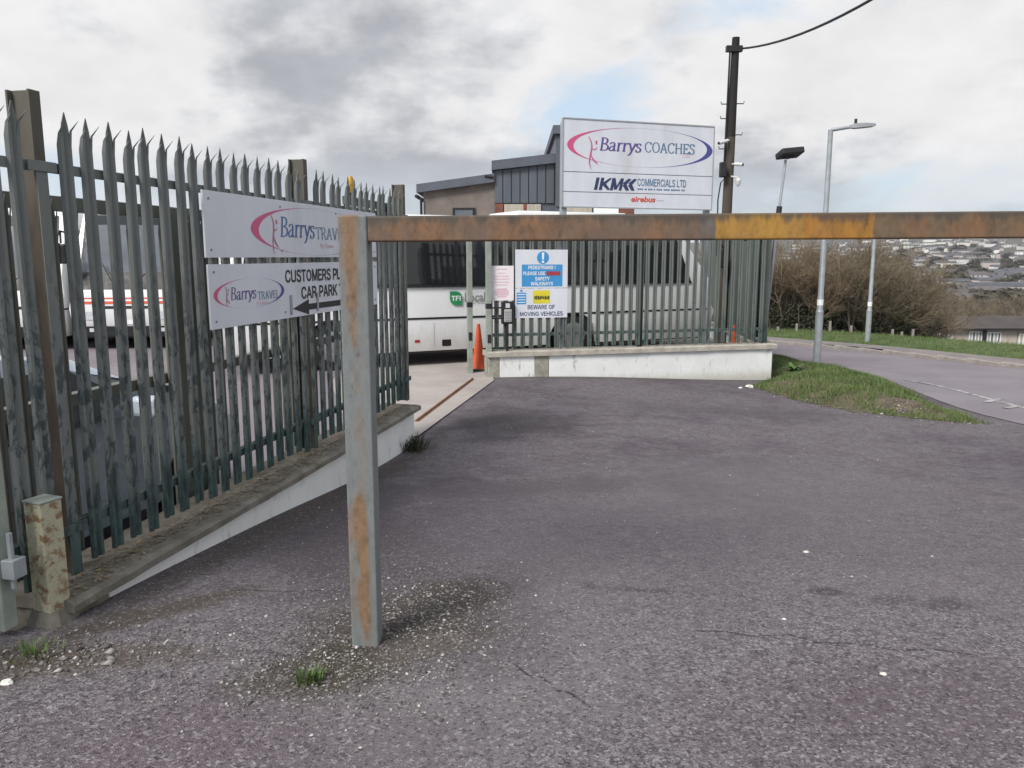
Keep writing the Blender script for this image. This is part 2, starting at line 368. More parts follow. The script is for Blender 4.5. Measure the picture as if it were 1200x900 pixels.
simple('aluminium_edge', (.45, .46, .48), .4, .1, 6, metal=.6)
simple('ink_black', (.02, .02, .024), .5, .1, 6)
simple('ink_navy', (.035, .05, .12), .5, .1, 6)
simple('ink_blue', (.055, .12, .32), .5, .1, 6)
simple('ink_purple', (.11, .075, .26), .5, .1, 6)
simple('ink_slate', (.09, .18, .30), .5, .1, 6)
simple('ink_lightblue', (.05, .28, .58), .5, .06, 6)
simple('ink_pink', (.52, .12, .24), .5, .1, 6)
simple('ink_palepink', (.68, .44, .50), .5, .1, 6)
simple('ink_red', (.36, .05, .07), .5, .1, 6)
simple('ink_orange', (.62, .10, .05), .5, .1, 6)
simple('ink_yellow', (.66, .58, .04), .5, .08, 6)
simple('beacon_amber', (.42, .25, .02), .3, .1, 6)
simple('sheeting', (.09, .118, .104), .85, .3, 2.2, dirt=(.09, .13, .11), dirt_amt=(.5, .62), stretch=(1, 1, .25))
simple('sheeting_pale', (.14, .158, .14), .85, .25, 2.5, dirt=(.13, .16, .14), dirt_amt=(.5, .65), stretch=(1, 1, .25))
simple('ink_green', (.03, .26, .10), .45, .08, 6)
simple('ink_white', (.82, .83, .84), .45, .03, 6)
simple('ink_grey', (.24, .25, .27), .5, .08, 6)
simple('ink_palegrey', (.50, .51, .53), .5, .05, 6)
def grad_mat(name, x0, x1, cols):
    m, nt, b = new_mat(name); q = NB(nt)
    x = q.xyz()[0]
    f = q.rng(x, x0, x1)
    r = q.n('ShaderNodeValToRGB'); e = r.color_ramp.elements
    e[0].color = cols[0]+(1,); e[1].color = cols[-1]+(1,)
    for i, cc in enumerate(cols[1:-1]):
        n = e.new((i+1)/(len(cols)-1)); n.color = cc+(1,)
    q.l(f, r.inputs[0]); q.l(r.outputs[0], b.inputs['Base Color']); b.inputs['Roughness'].default_value = .45
grad_mat('emblem_gradient', -1, 1, [(.62, .09, .22), (.5, .13, .27), (.26, .18, .33), (.16, .16, .38), (.07, .065, .26)])
grad_mat('letter_gradient', -1, 1, [(.10, .05, .2), (.10, .11, .30), (.2, .22, .34), (.12, .12, .17)])
simple('dark_trim', (.014, .015, .017), .45, .2, 8)
simple('tyre_rubber', (.02, .02, .021), .85, .25, 12)
simple('steel_rim', (.28, .285, .29), .45, .15, 8, metal=.6)
simple('lamp_glass', (.55, .57, .60), .12, .1, 12)
simple('tail_red', (.35, .02, .02), .3, .1, 8)
def coach_mat():
    m, nt, b = new_mat('coach_white'); q = NB(nt); n1 = q.noise(1.2, 6, .6); n2 = q.noise(7, 7, .7, q.co((1, 1, .35)))
    z = q.xyz()[2]; c = q.mix(q.rng(n1, .3, .7), (.70, .71, .715), (.75, .76, .765))
    k = q.rng(q.m('ADD', z, q.m('MULTIPLY', q.m('SUBTRACT', n2, .5), .5)), .85, .25)
    c = q.mix(q.m('MULTIPLY', k, .6), c, (.36, .34, .31)); c = q.mix(q.m('MULTIPLY', q.rng(n2, .58, .75), .25), c, (.45, .44, .42))
    q.l(c, b.inputs['Base Color']); q.l(q.rng(n2, .3, .8, .25, .5), b.inputs['Roughness']); b.inputs['Coat Weight'].default_value = .25; b.inputs['Coat Roughness'].default_value = .08
coach_mat()
def glass_mat(name, col, rough=.06):
    m, nt, b = new_mat(name); q = NB(nt)
    n = q.noise(1.3, 5, .6)
    q.l(q.mix(q.rng(n, .3, .7), col, tuple(c*1.5 for c in col)), b.inputs['Base Color'])
    b.inputs['Roughness'].default_value = rough; b.inputs['Specular IOR Level'].default_value = .6; b.inputs['IOR'].default_value = 1.5
glass_mat('tinted_glass', (.012, .014, .016)); glass_mat('windscreen_glass', (.09, .10, .115), .08); glass_mat('car_glass', (.05, .06, .07)); glass_mat('pane_glass', (.10, .115, .13))
simple('car_paint', (.55, .62, .72), .28, .04, 3, metal=.15, coat=.6)
simple('cone_orange', (.62, .10, .035), .55, .14, 8, dirt=(.3, .07, .04), dirt_amt=(.58, .75))
simple('cone_base', (.05, .05, .05), .8, .2, 8)
simple('green_grey_steel', (.27, .30, .265), .6, .18, 6, dirt=(.2, .15, .09), dirt_amt=(.62, .75))
simple('galvanised', (.34, .37, .39), .5, .12, 6, metal=.3)
simple('pebbledash', (.19, .162, .145), .95, .2, 1.2, dirt=(.27, .235, .205), dirt_amt=(.5, .7), bump=.6, bscale=30)
simple('grey_cladding', (.095, .108, .128), .5, .1, 1.5, dirt=(.11, .12, .15), stretch=(1, 1, .2))
simple('roof_edge', (.095, .105, .13), .55, .12, 2)
simple('brick_red', (.18, .07, .05), .85, .25, 6)
simple('shutter_cream', (.40, .37, .31), .7, .12, 2, stretch=(4, 1, .3))
simple('pole_timber', (.075, .062, .05), .9, .35, 5, stretch=(1, 1, .12), bump=.4, bscale=20)
simple('pole_tar', (.02, .018, .017), .85, .3, 5, stretch=(1, 1, .2))
simple('black_plastic', (.02, .02, .022), .5, .2, 8)
simple('camera_white', (.6, .6, .6), .45, .06, 8)
simple('keypad_grey', (.42, .42, .40), .5, .1, 8)
simple('paper', (.80, .75, .78), .7, .03, 5)
simple('bark_twig', (.215, .175, .12), .9, .35, .8)
simple('bark_twig_red', (.20, .15, .10), .9, .3, .8)
simple('bark_dark', (.10, .085, .07), .9, .35, .8)
simple('ivy_leaf', (.045, .048, .026), .7, .4, 2)
simple('verge_turf', (.075, .105, .035), .95, .35, 2.5, dirt=(.11, .10, .05), dirt_amt=(.55, .68))
simple('dry_grass', (.18, .14, .08), .8, .35, 9)
simple('dock_leaf', (.075, .14, .035), .5, .3, 6)
simple('house_render', (.50, .44, .39), .9, .12, .7, dirt=(.30, .27, .24), dirt_amt=(.5, .7))
simple('dark_roof_tile', (.075, .062, .06), .9, .25, .7, dirt=(.12, .11, .095), dirt_amt=(.58, .72))
simple('upvc_white', (.78, .79, .8), .4, .03, 5)
for i, c in enumerate([(.72, .72, .70), (.62, .59, .54), (.50, .43, .40), (.45, .45, .45), (.74, .70, .60)]):
    simple('far_wall_%s' % 'abcde'[i], c, .9, .06, .2)
for i, c in enumerate([(.10, .10, .115), (.13, .115, .115), (.085, .09, .105)]):
    simple('far_roof_%s' % 'abc'[i], c, .9, .15, .2)
simple('far_foliage', (.075, .068, .05), .95, .4, .05)
def stone_mat():
    m, nt, b = new_mat('loose_chippings'); q = NB(nt)
    w = q.n('ShaderNodeNewGeometry')
    r = q.n('ShaderNodeValToRGB'); e = r.color_ramp.elements
    e[0].color = (.07, .062, .065, 1); e[1].color = (.52, .50, .48, 1); n = e.new(.55); n.color = (.16, .145, .14, 1); n = e.new(.85); n.color = (.28, .26, .25, 1)
    q.l(w.outputs['Random Per Island'], r.inputs[0]); q.l(r.outputs[0], b.inputs['Base Color']); b.inputs['Roughness'].default_value = .85
stone_mat()
simple('litter_bits', (.20, .15, .09), .9, .6, 60, dirt=(.38, .34, .26), dirt_amt=(.55, .62))
simple('white_stone', (.7, .68, .63), .9, .15, 20)
mat = lambda n: MATS[n]

# ------------------------------------------------------------------ mesh helpers
class MB:
    def __init__(s): s.v = []; s.f = []
    def add(s, vs, fs):
        o = len(s.v); s.v += [tuple(v) for v in vs]; s.f += [tuple(i+o for i in f) for f in fs]; return s
    def box(s, c, d, rot=None, taper=1.0):
        x, y, z = (q/2 for q in d); vs = []
        for k, (a, b, e) in enumerate([(-1,-1,-1),(1,-1,-1),(1,1,-1),(-1,1,-1),(-1,-1,1),(1,-1,1),(1,1,1),(-1,1,1)]):
            t = taper if e > 0 else 1
            p = Vector((a*x*t, b*y*t, e*z))
            if rot is not None: p = rot @ p
            vs.append(p+Vector(c))
        return s.add(vs, [(0,3,2,1),(4,5,6,7),(0,1,5,4),(1,2,6,5),(2,3,7,6),(3,0,4,7)])
    def span(s, a, b):   # box from corner to corner
        a = Vector(a); b = Vector(b); return s.box((a+b)/2, [abs(q) for q in (b-a)])
    def tube(s, pts, r, n=8, caps=True):
        pts = [Vector(p) for p in pts]
        if not isinstance(r, (list, tuple)): r = [r]*len(pts)
        vs, fs = [], []
        for i, p in enumerate(pts):
            t = (pts[min(i+1, len(pts)-1)]-pts[max(i-1, 0)]).normalized()
            a = t.cross(Vector((0, 0, 1)) if abs(t.z) < .9 else Vector((1, 0, 0))).normalized(); b = t.cross(a)
            for k in range(n):
                w = 2*math.pi*k/n; vs.append(p+a*math.cos(w)*r[i]+b*math.sin(w)*r[i])
        for i in range(len(pts)-1):
            for k in range(n):
                k2 = (k+1) % n; fs.append((i*n+k, i*n+k2, (i+1)*n+k2, (i+1)*n+k))
        if caps: fs += [tuple(range(n))[::-1], tuple((len(pts)-1)*n+k for k in range(n))]
        return s.add(vs, fs)
    def prism(s, poly, y0, y1):      # polygon in x,z pushed along y
        n = len(poly); vs = [(x, y0, z) for x, z in poly]+[(x, y1, z) for x, z in poly]
        fs = [tuple(range(n)), tuple(range(2*n-1, n-1, -1))]
        fs += [(i, i+n, (i+1) % n+n, (i+1) % n) for i in range(n)]
        return s.add(vs, fs)
    def build(s, name, m, parent=None, loc=(0, 0, 0), rot=(0, 0, 0), bevel=0, smooth=False, seg=2):
        me = bpy.data.meshes.new(name)
        me.from_pydata(s.v, [], s.f)
        bm = bmesh.new(); bm.from_mesh(me)
        bmesh.ops.recalc_face_normals(bm, faces=bm.faces)
        if bevel: bmesh.ops.bevel(bm, geom=[e for e in bm.edges if len(e.link_faces) == 2 and e.calc_face_angle(0) > .5], offset=bevel, segments=seg, affect='EDGES', profile=.5, clamp_overlap=True)
        bm.to_mesh(me); bm.free()
        if smooth:
            for p in me.polygons: p.use_smooth = True
            if hasattr(me, 'set_sharp_from_angle'): me.set_sharp_from_angle(angle=R(40))
        me.materials.append(mat(m) if isinstance(m, str) else m)
        return link(name, me, parent, loc, rot)
def link(name, me, parent=None, loc=(0, 0, 0), rot=(0, 0, 0)):
    o = bpy.data.objects.new(name, me); C.objects.link(o); o.location = loc; o.rotation_euler = rot
    if parent: o.parent = parent
    return o
def raw(name, vs, fs, m, parent=None):       # big numpy mesh
    me = bpy.data.meshes.new(name); vs = np.asarray(vs, dtype=np.float32); fs = np.asarray(fs, dtype=np.int32)
    k = fs.shape[1]
    me.vertices.add(len(vs)); me.vertices.foreach_set('co', vs.ravel())
    me.loops.add(fs.size); me.loops.foreach_set('vertex_index', fs.ravel())
    me.polygons.add(len(fs)); me.polygons.foreach_set('loop_start', np.arange(0, fs.size, k, dtype=np.int32))
    me.update(calc_edges=True); me.validate()
    me.materials.append(mat(m)); return link(name, me, parent)
def thing(name, label, cat, loc=(0, 0, 0), rz=0, group=None):
    o = bpy.data.objects.new(name, None); C.objects.link(o); o.location = loc; o.rotation_euler = (0, 0, rz); o.empty_display_size = .2
    return tag(o, label, cat, group)
def tag(o, label=None, cat=None, group=None, kind=None):
    if label: o['label'] = label
    if cat: o['category'] = cat
    if group: o['group'] = group
    if kind: o['kind'] = kind
    return o
def clone(o, parent=None):
    c = o.copy(); C.objects.link(c); c.parent = parent
    for ch in list(o.children): clone(ch, c)
    return c
def sheet(name, xs, ys, hf, m, keep=None):
    idx = {}; vs = []; fs = []
    for i in range(len(xs)-1):
        for j in range(len(ys)-1):
            if keep and not keep((xs[i]+xs[i+1])/2, (ys[j]+ys[j+1])/2): continue
            f = []
            for a, b in ((i, j), (i+1, j), (i+1, j+1), (i, j+1)):
                if (a, b) not in idx: idx[(a, b)] = len(vs); vs.append((xs[a], ys[b], hf(xs[a], ys[b])))
                f.append(idx[(a, b)])
            fs.append(f)
    o = raw(name, vs, fs, m)
    for p in o.data.polygons: p.use_smooth = True
    return tag(o, kind='structure')
def inside(poly, x, y):
    r = False; n = len(poly)
    for i in range(n):
        x0, y0 = poly[i]; x1, y1 = poly[(i+1) % n]
        if (y0 > y) != (y1 > y) and x < (x1-x0)*(y-y0)/(y1-y0)+x0: r = not r
    return r
def edge_dist(poly, x, y):
    d = 1e9; n = len(poly)
    for i in range(n):
        x0, y0 = poly[i]; x1, y1 = poly[(i+1) % n]; vx, vy = x1-x0, y1-y0
        t = max(0, min(1, ((x-x0)*vx+(y-y0)*vy)/(vx*vx+vy*vy))); d = min(d, math.hypot(x-x0-t*vx, y-y0-t*vy))
    return d

# ------------------------------------------------------------------ writing
def text_mesh(body, m, parent, x, z, height, width=None, bold=0.0, shear=0.0, align='LEFT', y=-.002, name='lettering'):
    """flat lettering in the x,z plane of the parent, baseline at z, capital height = height, squeezed to width"""
    cu = bpy.data.curves.new('t', 'FONT'); cu.body = body; cu.size = 1; cu.offset = bold; cu.shear = shear; cu.resolution_u = 4
    tmp = bpy.data.objects.new('t', cu); C.objects.link(tmp); bpy.context.view_layer.update()
    me = bpy.data.meshes.new_from_object(tmp.evaluated_get(bpy.context.evaluated_depsgraph_get()))
    bpy.data.objects.remove(tmp); bpy.data.curves.remove(cu)
    co = np.empty(len(me.vertices)*3, dtype=np.float32); me.vertices.foreach_get('co', co); co = co.reshape(-1, 3)
    x0, x1 = co[:, 0].min(), co[:, 0].max(); s = height/.70
    sx = width/(x1-x0) if width else s
    X = (co[:, 0]-x0)*sx
    if align == 'CENTER': X -= X.max()/2
    out = np.stack([X+x, np.full(len(X), y), co[:, 1]*s+z], 1).astype(np.float32)
    me.vertices.foreach_set('co', out.ravel()); me.update(); me.name = name
    me.materials.clear(); me.materials.append(mat(m)); return link(name, me, parent)
def crom(pts, n=6):
    if len(pts) == 2: return pts
    P = [pts[0]]+list(pts)+[pts[-1]]; out = []
    for i in range(1, len(P)-2):
        for k in range(n):
            t = k/n; a, b, c, d = (Vector(P[i+j]) for j in (-1, 0, 1, 2))
            out.append(tuple(.5*((2*b)+(c-a)*t+(2*a-5*b+4*c-d)*t*t+(3*b-a-3*c+d)*t**3)))
    return out+[pts[-1]]
SER = {   # strokes of a serif hand: 'l' straight, 'c' curve, 's' serif (x centre, y, half width)
 'B': (.56, [('l',(.13,0),(.13,.7)), ('c',(.04,.69),(.26,.69),(.42,.61),(.41,.44),(.26,.37),(.14,.37)), ('c',(.14,.37),(.34,.35),(.5,.24),(.46,.07),(.28,.01),(.04,.01))]),
 'a': (.47, [('c',(.06,.36),(.13,.44),(.26,.45),(.33,.36),(.33,.1),(.37,.01),(.45,.04)), ('c',(.33,.28),(.13,.21),(.05,.1),(.12,.01),(.23,.02),(.33,.14))]),
 'r': (.36, [('l',(.12,.45),(.12,0)), ('c',(.12,.3),(.2,.42),(.3,.45),(.35,.4)), ('s',.12,.01,.09), ('s',.09,.445,.05)]),
 'y': (.46, [('l',(.07,.45),(.25,.03)), ('c',(.43,.45),(.25,.03),(.15,-.16),(.02,-.2)), ('s',.07,.445,.07), ('s',.42,.445,.06)]),
 's': (.38, [('c',(.33,.36),(.24,.45),(.1,.43),(.07,.33),(.16,.26),(.29,.19),(.33,.09),(.24,0),(.1,0),(.04,.1))]),
 'T': (.58, [('l',(.29,0),(.29,.68)), ('s',.29,.68,.26), ('s',.29,.01,.1), ('l',(.04,.7),(.04,.56)), ('l',(.54,.7),(.54,.56))]),
 'R': (.62, [('l',(.13,0),(.13,.7)), ('c',(.04,.69),(.28,.69),(.45,.6),(.43,.42),(.28,.35),(.14,.35)), ('l',(.28,.35),(.56,.01)), ('s',.13,.01,.09), ('s',.56,.01,.06)]),
 'A': (.64, [('l',(.31,.7),(.56,0)), ('l',(.31,.68),(.09,0)), ('s',.09,.01,.08), ('s',.56,.01,.09), ('s',.32,.24,.15)]),
 'V': (.64, [('l',(.09,.7),(.33,0)), ('l',(.56,.7),(.34,0)), ('s',.09,.69,.09), ('s',.56,.69,.07)]),
 'E': (.56, [('l',(.13,0),(.13,.7)), ('s',.27,.69,.23), ('s',.24,.36,.13), ('s',.28,.01,.24), ('l',(.49,.7),(.49,.57)), ('l',(.51,0),(.51,.14)), ('l',(.37,.43),(.37,.29))]),
 'L': (.54, [('l',(.13,0),(.13,.7)), ('s',.13,.69,.09), ('s',.27,.01,.23), ('l',(.49,0),(.49,.15))]),
 'C': (.64, [('c',(.56,.56),(.45,.69),(.28,.69),(.11,.55),(.08,.34),(.13,.13),(.3,.0),(.45,.02),(.57,.14)), ('l',(.56,.7),(.56,.54))]),
 'O': (.70, [('c',(.35,.7),(.18,.64),(.08,.45),(.1,.2),(.22,.03),(.35,0)), ('c',(.35,0),(.52,.06),(.62,.25),(.6,.5),(.48,.67),(.35,.7))]),
 'H': (.70, [('l',(.13,0),(.13,.7)), ('l',(.57,0),(.57,.7)), ('s',.35,.36,.2), ('s',.13,.01,.09), ('s',.57,.01,.09), ('s',.13,.69,.09), ('s',.57,.69,.09)]),
 'S': (.52, [('c',(.43,.56),(.34,.69),(.18,.69),(.09,.58),(.13,.45),(.28,.37),(.42,.27),(.44,.13),(.33,.01),(.17,.01),(.07,.14)), ('l',(.44,.69),(.44,.54)), ('l',(.06,0),(.06,.15))]),
 'd': (.5, [('l',(.38,.7),(.38,0)), ('c',(.38,.35),(.27,.45),(.1,.38),(.06,.2),(.14,.02),(.27,.02),(.38,.12))]),
 't': (.32, [('l',(.14,.6),(.14,.08)), ('c',(.14,.08),(.2,.0),(.3,.05)), ('s',.16,.44,.13)]),
 ' ': (.28, []),
}
def serif_text(body, m, parent, x, z, height, width, shear=0.0, y=-.002, thick=.095, thin=.032, name='lettering'):
    segs = []; cur = 0
    for chh in body:
        w, st = SER[chh]
        for s in st:
            if s[0] == 's': segs.append(([(cur+s[1]-s[3], s[2]), (cur+s[1]+s[3], s[2])], thin*1.15))
            else: segs.append(([(cur+p[0], p[1]) for p in (crom(s[1:]) if s[0] == 'c' else s[1:])], None))
        cur += w
    k = height/.7; sx = width/cur; b = MB(); yy = y
    for pts, wd in segs:
        vs = []
        for i, p in enumerate(pts):
            a = Vector(pts[max(i-1, 0)]); c = Vector(pts[min(i+1, len(pts)-1)]); d = (c-a).normalized()
            t = wd or thin+(thick-thin)*abs(d.y)**1.6
            n = Vector((-d.y, d.x))*t/2
            for q in (Vector(p)+n, Vector(p)-n): vs.append((x+(q.x+shear*q.y)*sx, yy, z+q.y*k))
        b.add(vs, [(2*i, 2*i+1, 2*i+3, 2*i+2) for i in range(len(pts)-1)]); yy -= .00012
    return b.build(name, m, parent)
SAN = {   # strokes of a plain bold hand
 'A': (.62, [('l',(.06,0),(.31,.7)), ('l',(.56,0),(.31,.7)), ('l',(.15,.22),(.47,.22))]),
 'B': (.58, [('l',(.1,0),(.1,.7)), ('c',(.05,.64),(.33,.64),(.44,.57),(.43,.43),(.33,.37),(.1,.37)), ('c',(.1,.36),(.35,.36),(.49,.28),(.48,.12),(.36,.06),(.05,.06))]),
 'C': (.62, [('c',(.55,.48),(.47,.61),(.32,.645),(.16,.57),(.10,.35),(.16,.13),(.32,.055),(.47,.10),(.56,.24))]),
 'D': (.6, [('l',(.1,0),(.1,.7)), ('c',(.05,.64),(.28,.64),(.45,.56),(.51,.35),(.45,.14),(.28,.06),(.05,.06))]),
 'E': (.52, [('l',(.1,0),(.1,.7)), ('l',(.1,.64),(.48,.64)), ('l',(.1,.36),(.45,.36)), ('l',(.1,.06),(.49,.06))]),
 'F': (.5, [('l',(.1,0),(.1,.7)), ('l',(.1,.64),(.47,.64)), ('l',(.1,.36),(.42,.36))]),
 'G': (.66, [('c',(.56,.50),(.47,.61),(.32,.645),(.16,.57),(.10,.35),(.16,.13),(.32,.055),(.47,.09),(.56,.17)), ('l',(.56,.33),(.56,.06)), ('l',(.35,.31),(.6,.31))]),
 'H': (.62, [('l',(.1,0),(.1,.7)), ('l',(.52,0),(.52,.7)), ('l',(.1,.37),(.52,.37))]),
 'I': (.22, [('l',(.11,0),(.11,.7))]),
 'K': (.6, [('l',(.1,0),(.1,.7)), ('l',(.12,.26),(.53,.7)), ('l',(.25,.4),(.55,0))]),
 'L': (.5, [('l',(.1,0),(.1,.7)), ('l',(.1,.06),(.47,.06))]),
 'M': (.74, [('l',(.1,0),(.1,.7)), ('l',(.64,0),(.64,.7)), ('l',(.12,.7),(.37,.03)), ('l',(.62,.7),(.37,.03))]),
 'N': (.64, [('l',(.1,0),(.1,.7)), ('l',(.54,0),(.54,.7)), ('l',(.11,.69),(.53,.01))]),
 'O': (.68, [('c',(.34,.645),(.18,.57),(.105,.35),(.18,.13),(.34,.055)), ('c',(.34,.055),(.50,.13),(.575,.35),(.50,.57),(.34,.645))]),
 'P': (.54, [('l',(.1,0),(.1,.7)), ('c',(.05,.64),(.34,.64),(.46,.56),(.46,.39),(.34,.31),(.1,.31))]),
 'R': (.6, [('l',(.1,0),(.1,.7)), ('c',(.05,.64),(.34,.64),(.47,.56),(.46,.41),(.34,.34),(.1,.34)), ('l',(.34,.34),(.53,0))]),
 'S': (.56, [('c',(.48,.51),(.41,.62),(.27,.65),(.13,.59),(.11,.47),(.2,.39),(.38,.33),(.47,.23),(.45,.1),(.3,.05),(.15,.08),(.07,.2))]),
 'T': (.54, [('l',(.27,0),(.27,.7)), ('l',(.02,.64),(.52,.64))]),
 'U': (.62, [('l',(.1,.7),(.1,.22)), ('l',(.52,.7),(.52,.22)), ('c',(.1,.24),(.14,.11),(.31,.055),(.48,.11),(.52,.24))]),
 'V': (.6, [('l',(.05,.7),(.3,0)), ('l',(.55,.7),(.3,0))]),
 'W': (.86, [('l',(.05,.7),(.23,0)), ('l',(.43,.7),(.23,0)), ('l',(.43,.7),(.63,0)), ('l',(.81,.7),(.63,0))]),
 'Y': (.58, [('l',(.04,.7),(.29,.3)), ('l',(.54,.7),(.29,.3)), ('l',(.29,.34),(.29,0))]),
 '!': (.26, [('l',(.13,.7),(.13,.2)), ('l',(.13,.11),(.13,0))]), ' ': (.26, []),
}
def sans_text(body, m, parent, x, z, height, width, y=-.002, weight=.125, name='lettering'):
    segs = []; cur = 0
    for chh in body:
        w, st = SAN[chh]
        for s in st: segs.append([(cur+p[0], p[1]) for p in (crom(s[1:], 5) if s[0] == 'c' else s[1:])])
        cur += w
    k = height/.7; sx = width/cur; b = MB(); yy = y
    for pts in segs:
        vs = []
        for i, p in enumerate(pts):
            a = Vector(pts[max(i-1, 0)]); c = Vector(pts[min(i+1, len(pts)-1)]); d = (c-a).normalized(); n = Vector((-d.y, d.x))*weight/2
            for q in (Vector(p)+n, Vector(p)-n): vs.append((x+q.x*sx, yy, z+q.y*k))
        b.add(vs, [(2*i, 2*i+1, 2*i+3, 2*i+2) for i in range(len(pts)-1)]); yy -= .00008
    return b.build(name, m, parent)
def emblem(parent, cx, cz, a, b, fat, y, name='emblem', rot=0.0):
    """an ellipse of swelling line: thick at the two ends, hair-thin above and below"""
    N_ = 96; vs = []; fs = []
    for i in range(N_):
        t = 2*math.pi*i/N_; w = .012+fat*max(0, abs(math.cos(t+.25)))**2.2
        for k in (1, 1-w):
            ex = math.cos(t)*(k if True else 1); ez = math.sin(t)*(1-(1-k)*.35)
            vs.append((ex, 0, ez*b/a))
    for i in range(N_):
        j = (i+1) % N_; fs.append((2*i, 2*i+1, 2*j+1, 2*j))
    o = MB().add(vs, fs).build(name, 'emblem_gradient', parent, (cx, y, cz)); o.scale = (a, 1, a); return o
def figure(parent, x, z, h, y):
    """the slim leaping figure of the emblem: a waving line, a trailing leg, a head and an arm"""
    b = MB()
    def stroke(pts, w0, w1):
        pts = crom(pts, 5); vs = []
        for i, p in enumerate(pts):
            a = Vector(pts[max(i-1, 0)]); c = Vector(pts[min(i+1, len(pts)-1)]); d = (c-a).normalized(); t = i/(len(pts)-1)
            w = (w0+(w1-w0)*t)*math.sin(math.pi*min(1, .12+t*.8)); n = Vector((-d.y, d.x))*w/2
            for q in (Vector(p)+n, Vector(p)-n): vs.append((x+q.x*h, y-.0002*len(b.f)/60, z+q.y*h))
        b.add(vs, [(2*i, 2*i+1, 2*i+3, 2*i+2) for i in range(len(pts)-1)])
    stroke([(-.07, 1), (.03, .82), (.04, .62), (0, .42), (-.03, .2), (.03, 0)], .05, .06)
    stroke([(.02, .45), (.1, .3), (.26, .16)], .03, .07)
    stroke([(.04, .66), (.14, .6), (.24, .68)], .02, .035)
    b.add([(x+h*(.2+.035*math.cos(t*.7854)), y-.0006, z+h*(.83+.07*math.sin(t*.7854))) for t in range(8)], [tuple(range(8))])
    return b.build('figure_mark', 'ink_pink', parent)

# ------------------------------------------------------------------ ground sheets
axis = lambda a: sorted(set(round(x, 3) for x in a))
gx = axis(list(np.arange(-12, 22, .5))+list(-12-np.cumsum(1.0*1.16**np.arange(48)))+list(22+np.cumsum(.6*1.13**np.arange(58))))
gy = axis(list(np.arange(-4, 40, .5))+list(-4-np.cumsum(1*1.25**np.arange(24)))+list(40+np.cumsum(.6*1.12**np.arange(58))))
sheet('ground', gx, gy, lambda x, y: h_base(x, y)-.06, 'earth')
def left_edge(y):
    if y < 8.75: return FO.x+FN.x*.05+.211*(y-FO.y)
    t = (min(y, GB.y)-GA.y)/(GB.y-GA.y); return GA.x+(GB.x-GA.x)*t-.06
tar_y = axis(list(np.arange(-6, 2, .4))+list(np.arange(2, 13.2, .1))+[13.1+.25*i for i in range(9)])
NU = 120; vs = []; fs = []
for j, y in enumerate(tar_y):
    xl = left_edge(y)
    for i in range(NU+1):
        x = xl+(14-xl)*(i/NU)**1.2; vs.append((x, y, h_tar(x, y)))
for j in range(len(tar_y)-1):
    for i in range(NU):
        a = j*(NU+1)+i; fs.append((a, a+1, a+NU+2, a+NU+1))
flap = [y for y in tar_y if y < 3.55]; o0 = len(vs); NL = 24
for y in flap:
    xl = left_edge(y)
    for i in range(NL+1): x = -9+(xl+9)*i/NL; vs.append((x, y, h_tar(x, y)))
for j in range(len(flap)-1):
    for i in range(NL): a = o0+j*(NL+1)+i; fs.append((a, a+1, a+NL+2, a+NL+1))
o = raw('forecourt', vs, fs, 'tarmac'); tag(o, kind='structure')
for p in o.data.polygons: p.use_smooth = True
# yard concrete: everything inside the gate line
corner = FAR_L+RN*.1; RET_E = Vector((5.25, 21.0, 0))
yd = MB(); yp = [(GA.x, GA.y), (GB.x, GB.y), (RO.x+.02, RO.y+.25), (corner.x-.1, corner.y+.1), (RET_E.x, RET_E.y), (5.6, 60), (-60, 60), (-60, 2), (-2.9, 2), (-1.2, 8.3), (-1.14, 8.95)]
yd.add([(x, y, .014) for x, y in yp], [tuple(range(len(yp)))])
tag(yd.build('yard', 'yard_concrete'), kind='structure')
ya = MB(); yq = [(-60, 2), (-2.95, 2), (-1.75, 8.6), (-3.0, 13), (-3.2, 60), (-60, 60)]; ya.add([(x, y, .019) for x, y in yq], [tuple(range(6))]); tag(ya.build('yard_asphalt', 'road_asphalt'), kind='structure')
# road
rl = [(9.4, 2), (8.2, 7), (6.75, 10.2), (6.75, 13), (7.05, 16.0), (6.6, 18.2), (5.65, 21.2), (4.4, 25), (2.0, 32), (-1, 41)]
kb = [(14.2, 2), (12.9, 9), (11.9, 13), (10.82, 16.7), (9.62, 21.3), (8.2, 25), (6.4, 29), (4.2, 34), (.8, 42)]
def smooth_line(pts, step):
    P = crom(pts, 12); out = [Vector(P[0])]; acc = 0
    for a, b in zip(P[:-1], P[1:]):
        a = Vector(a); b = Vector(b); out.append(b)
    # resample evenly
    L_ = [0]
    for a, b in zip(out[:-1], out[1:]): L_.append(L_[-1]+(b-a).length)
    n = max(2, int(L_[-1]/step)); res = []; k = 0
    for i in range(n+1):
        s = L_[-1]*i/n
        while k < len(L_)-2 and L_[k+1] < s: k += 1
        t = (s-L_[k])/max(1e-6, L_[k+1]-L_[k]); res.append(out[k].lerp(out[k+1], t))
    return res
RL = smooth_line(rl, .6); KB = smooth_line(kb, .6); n = 60
def at_frac(line, f):
    k = f*(len(line)-1); i = min(int(k), len(line)-2); return line[i].lerp(line[i+1], k-i)
vs = []; fs = []
for j in range(n+1):
    a = at_frac(RL, j/n); b = at_frac(KB, j/n)
    for i in range(9):
        p = a.lerp(b, i/8); vs.append((p.x, p.y, (h_tar(p.x, p.y) if p.y < 15 else h_base(p.x, p.y))+.008-(0 if kerb_u(p.x, p.y) < 0 else .1*sst(0, .3, kerb_u(p.x, p.y)))))
for j in range(n):
    for i in range(8):
        a = j*9+i; fs.append((a, a+1, a+10, a+9))
o = raw('road', vs, fs, 'road_asphalt'); tag(o, kind='structure')
def road_z(x, y): return (h_tar(x, y) if y < 15 else h_base(x, y))+.013
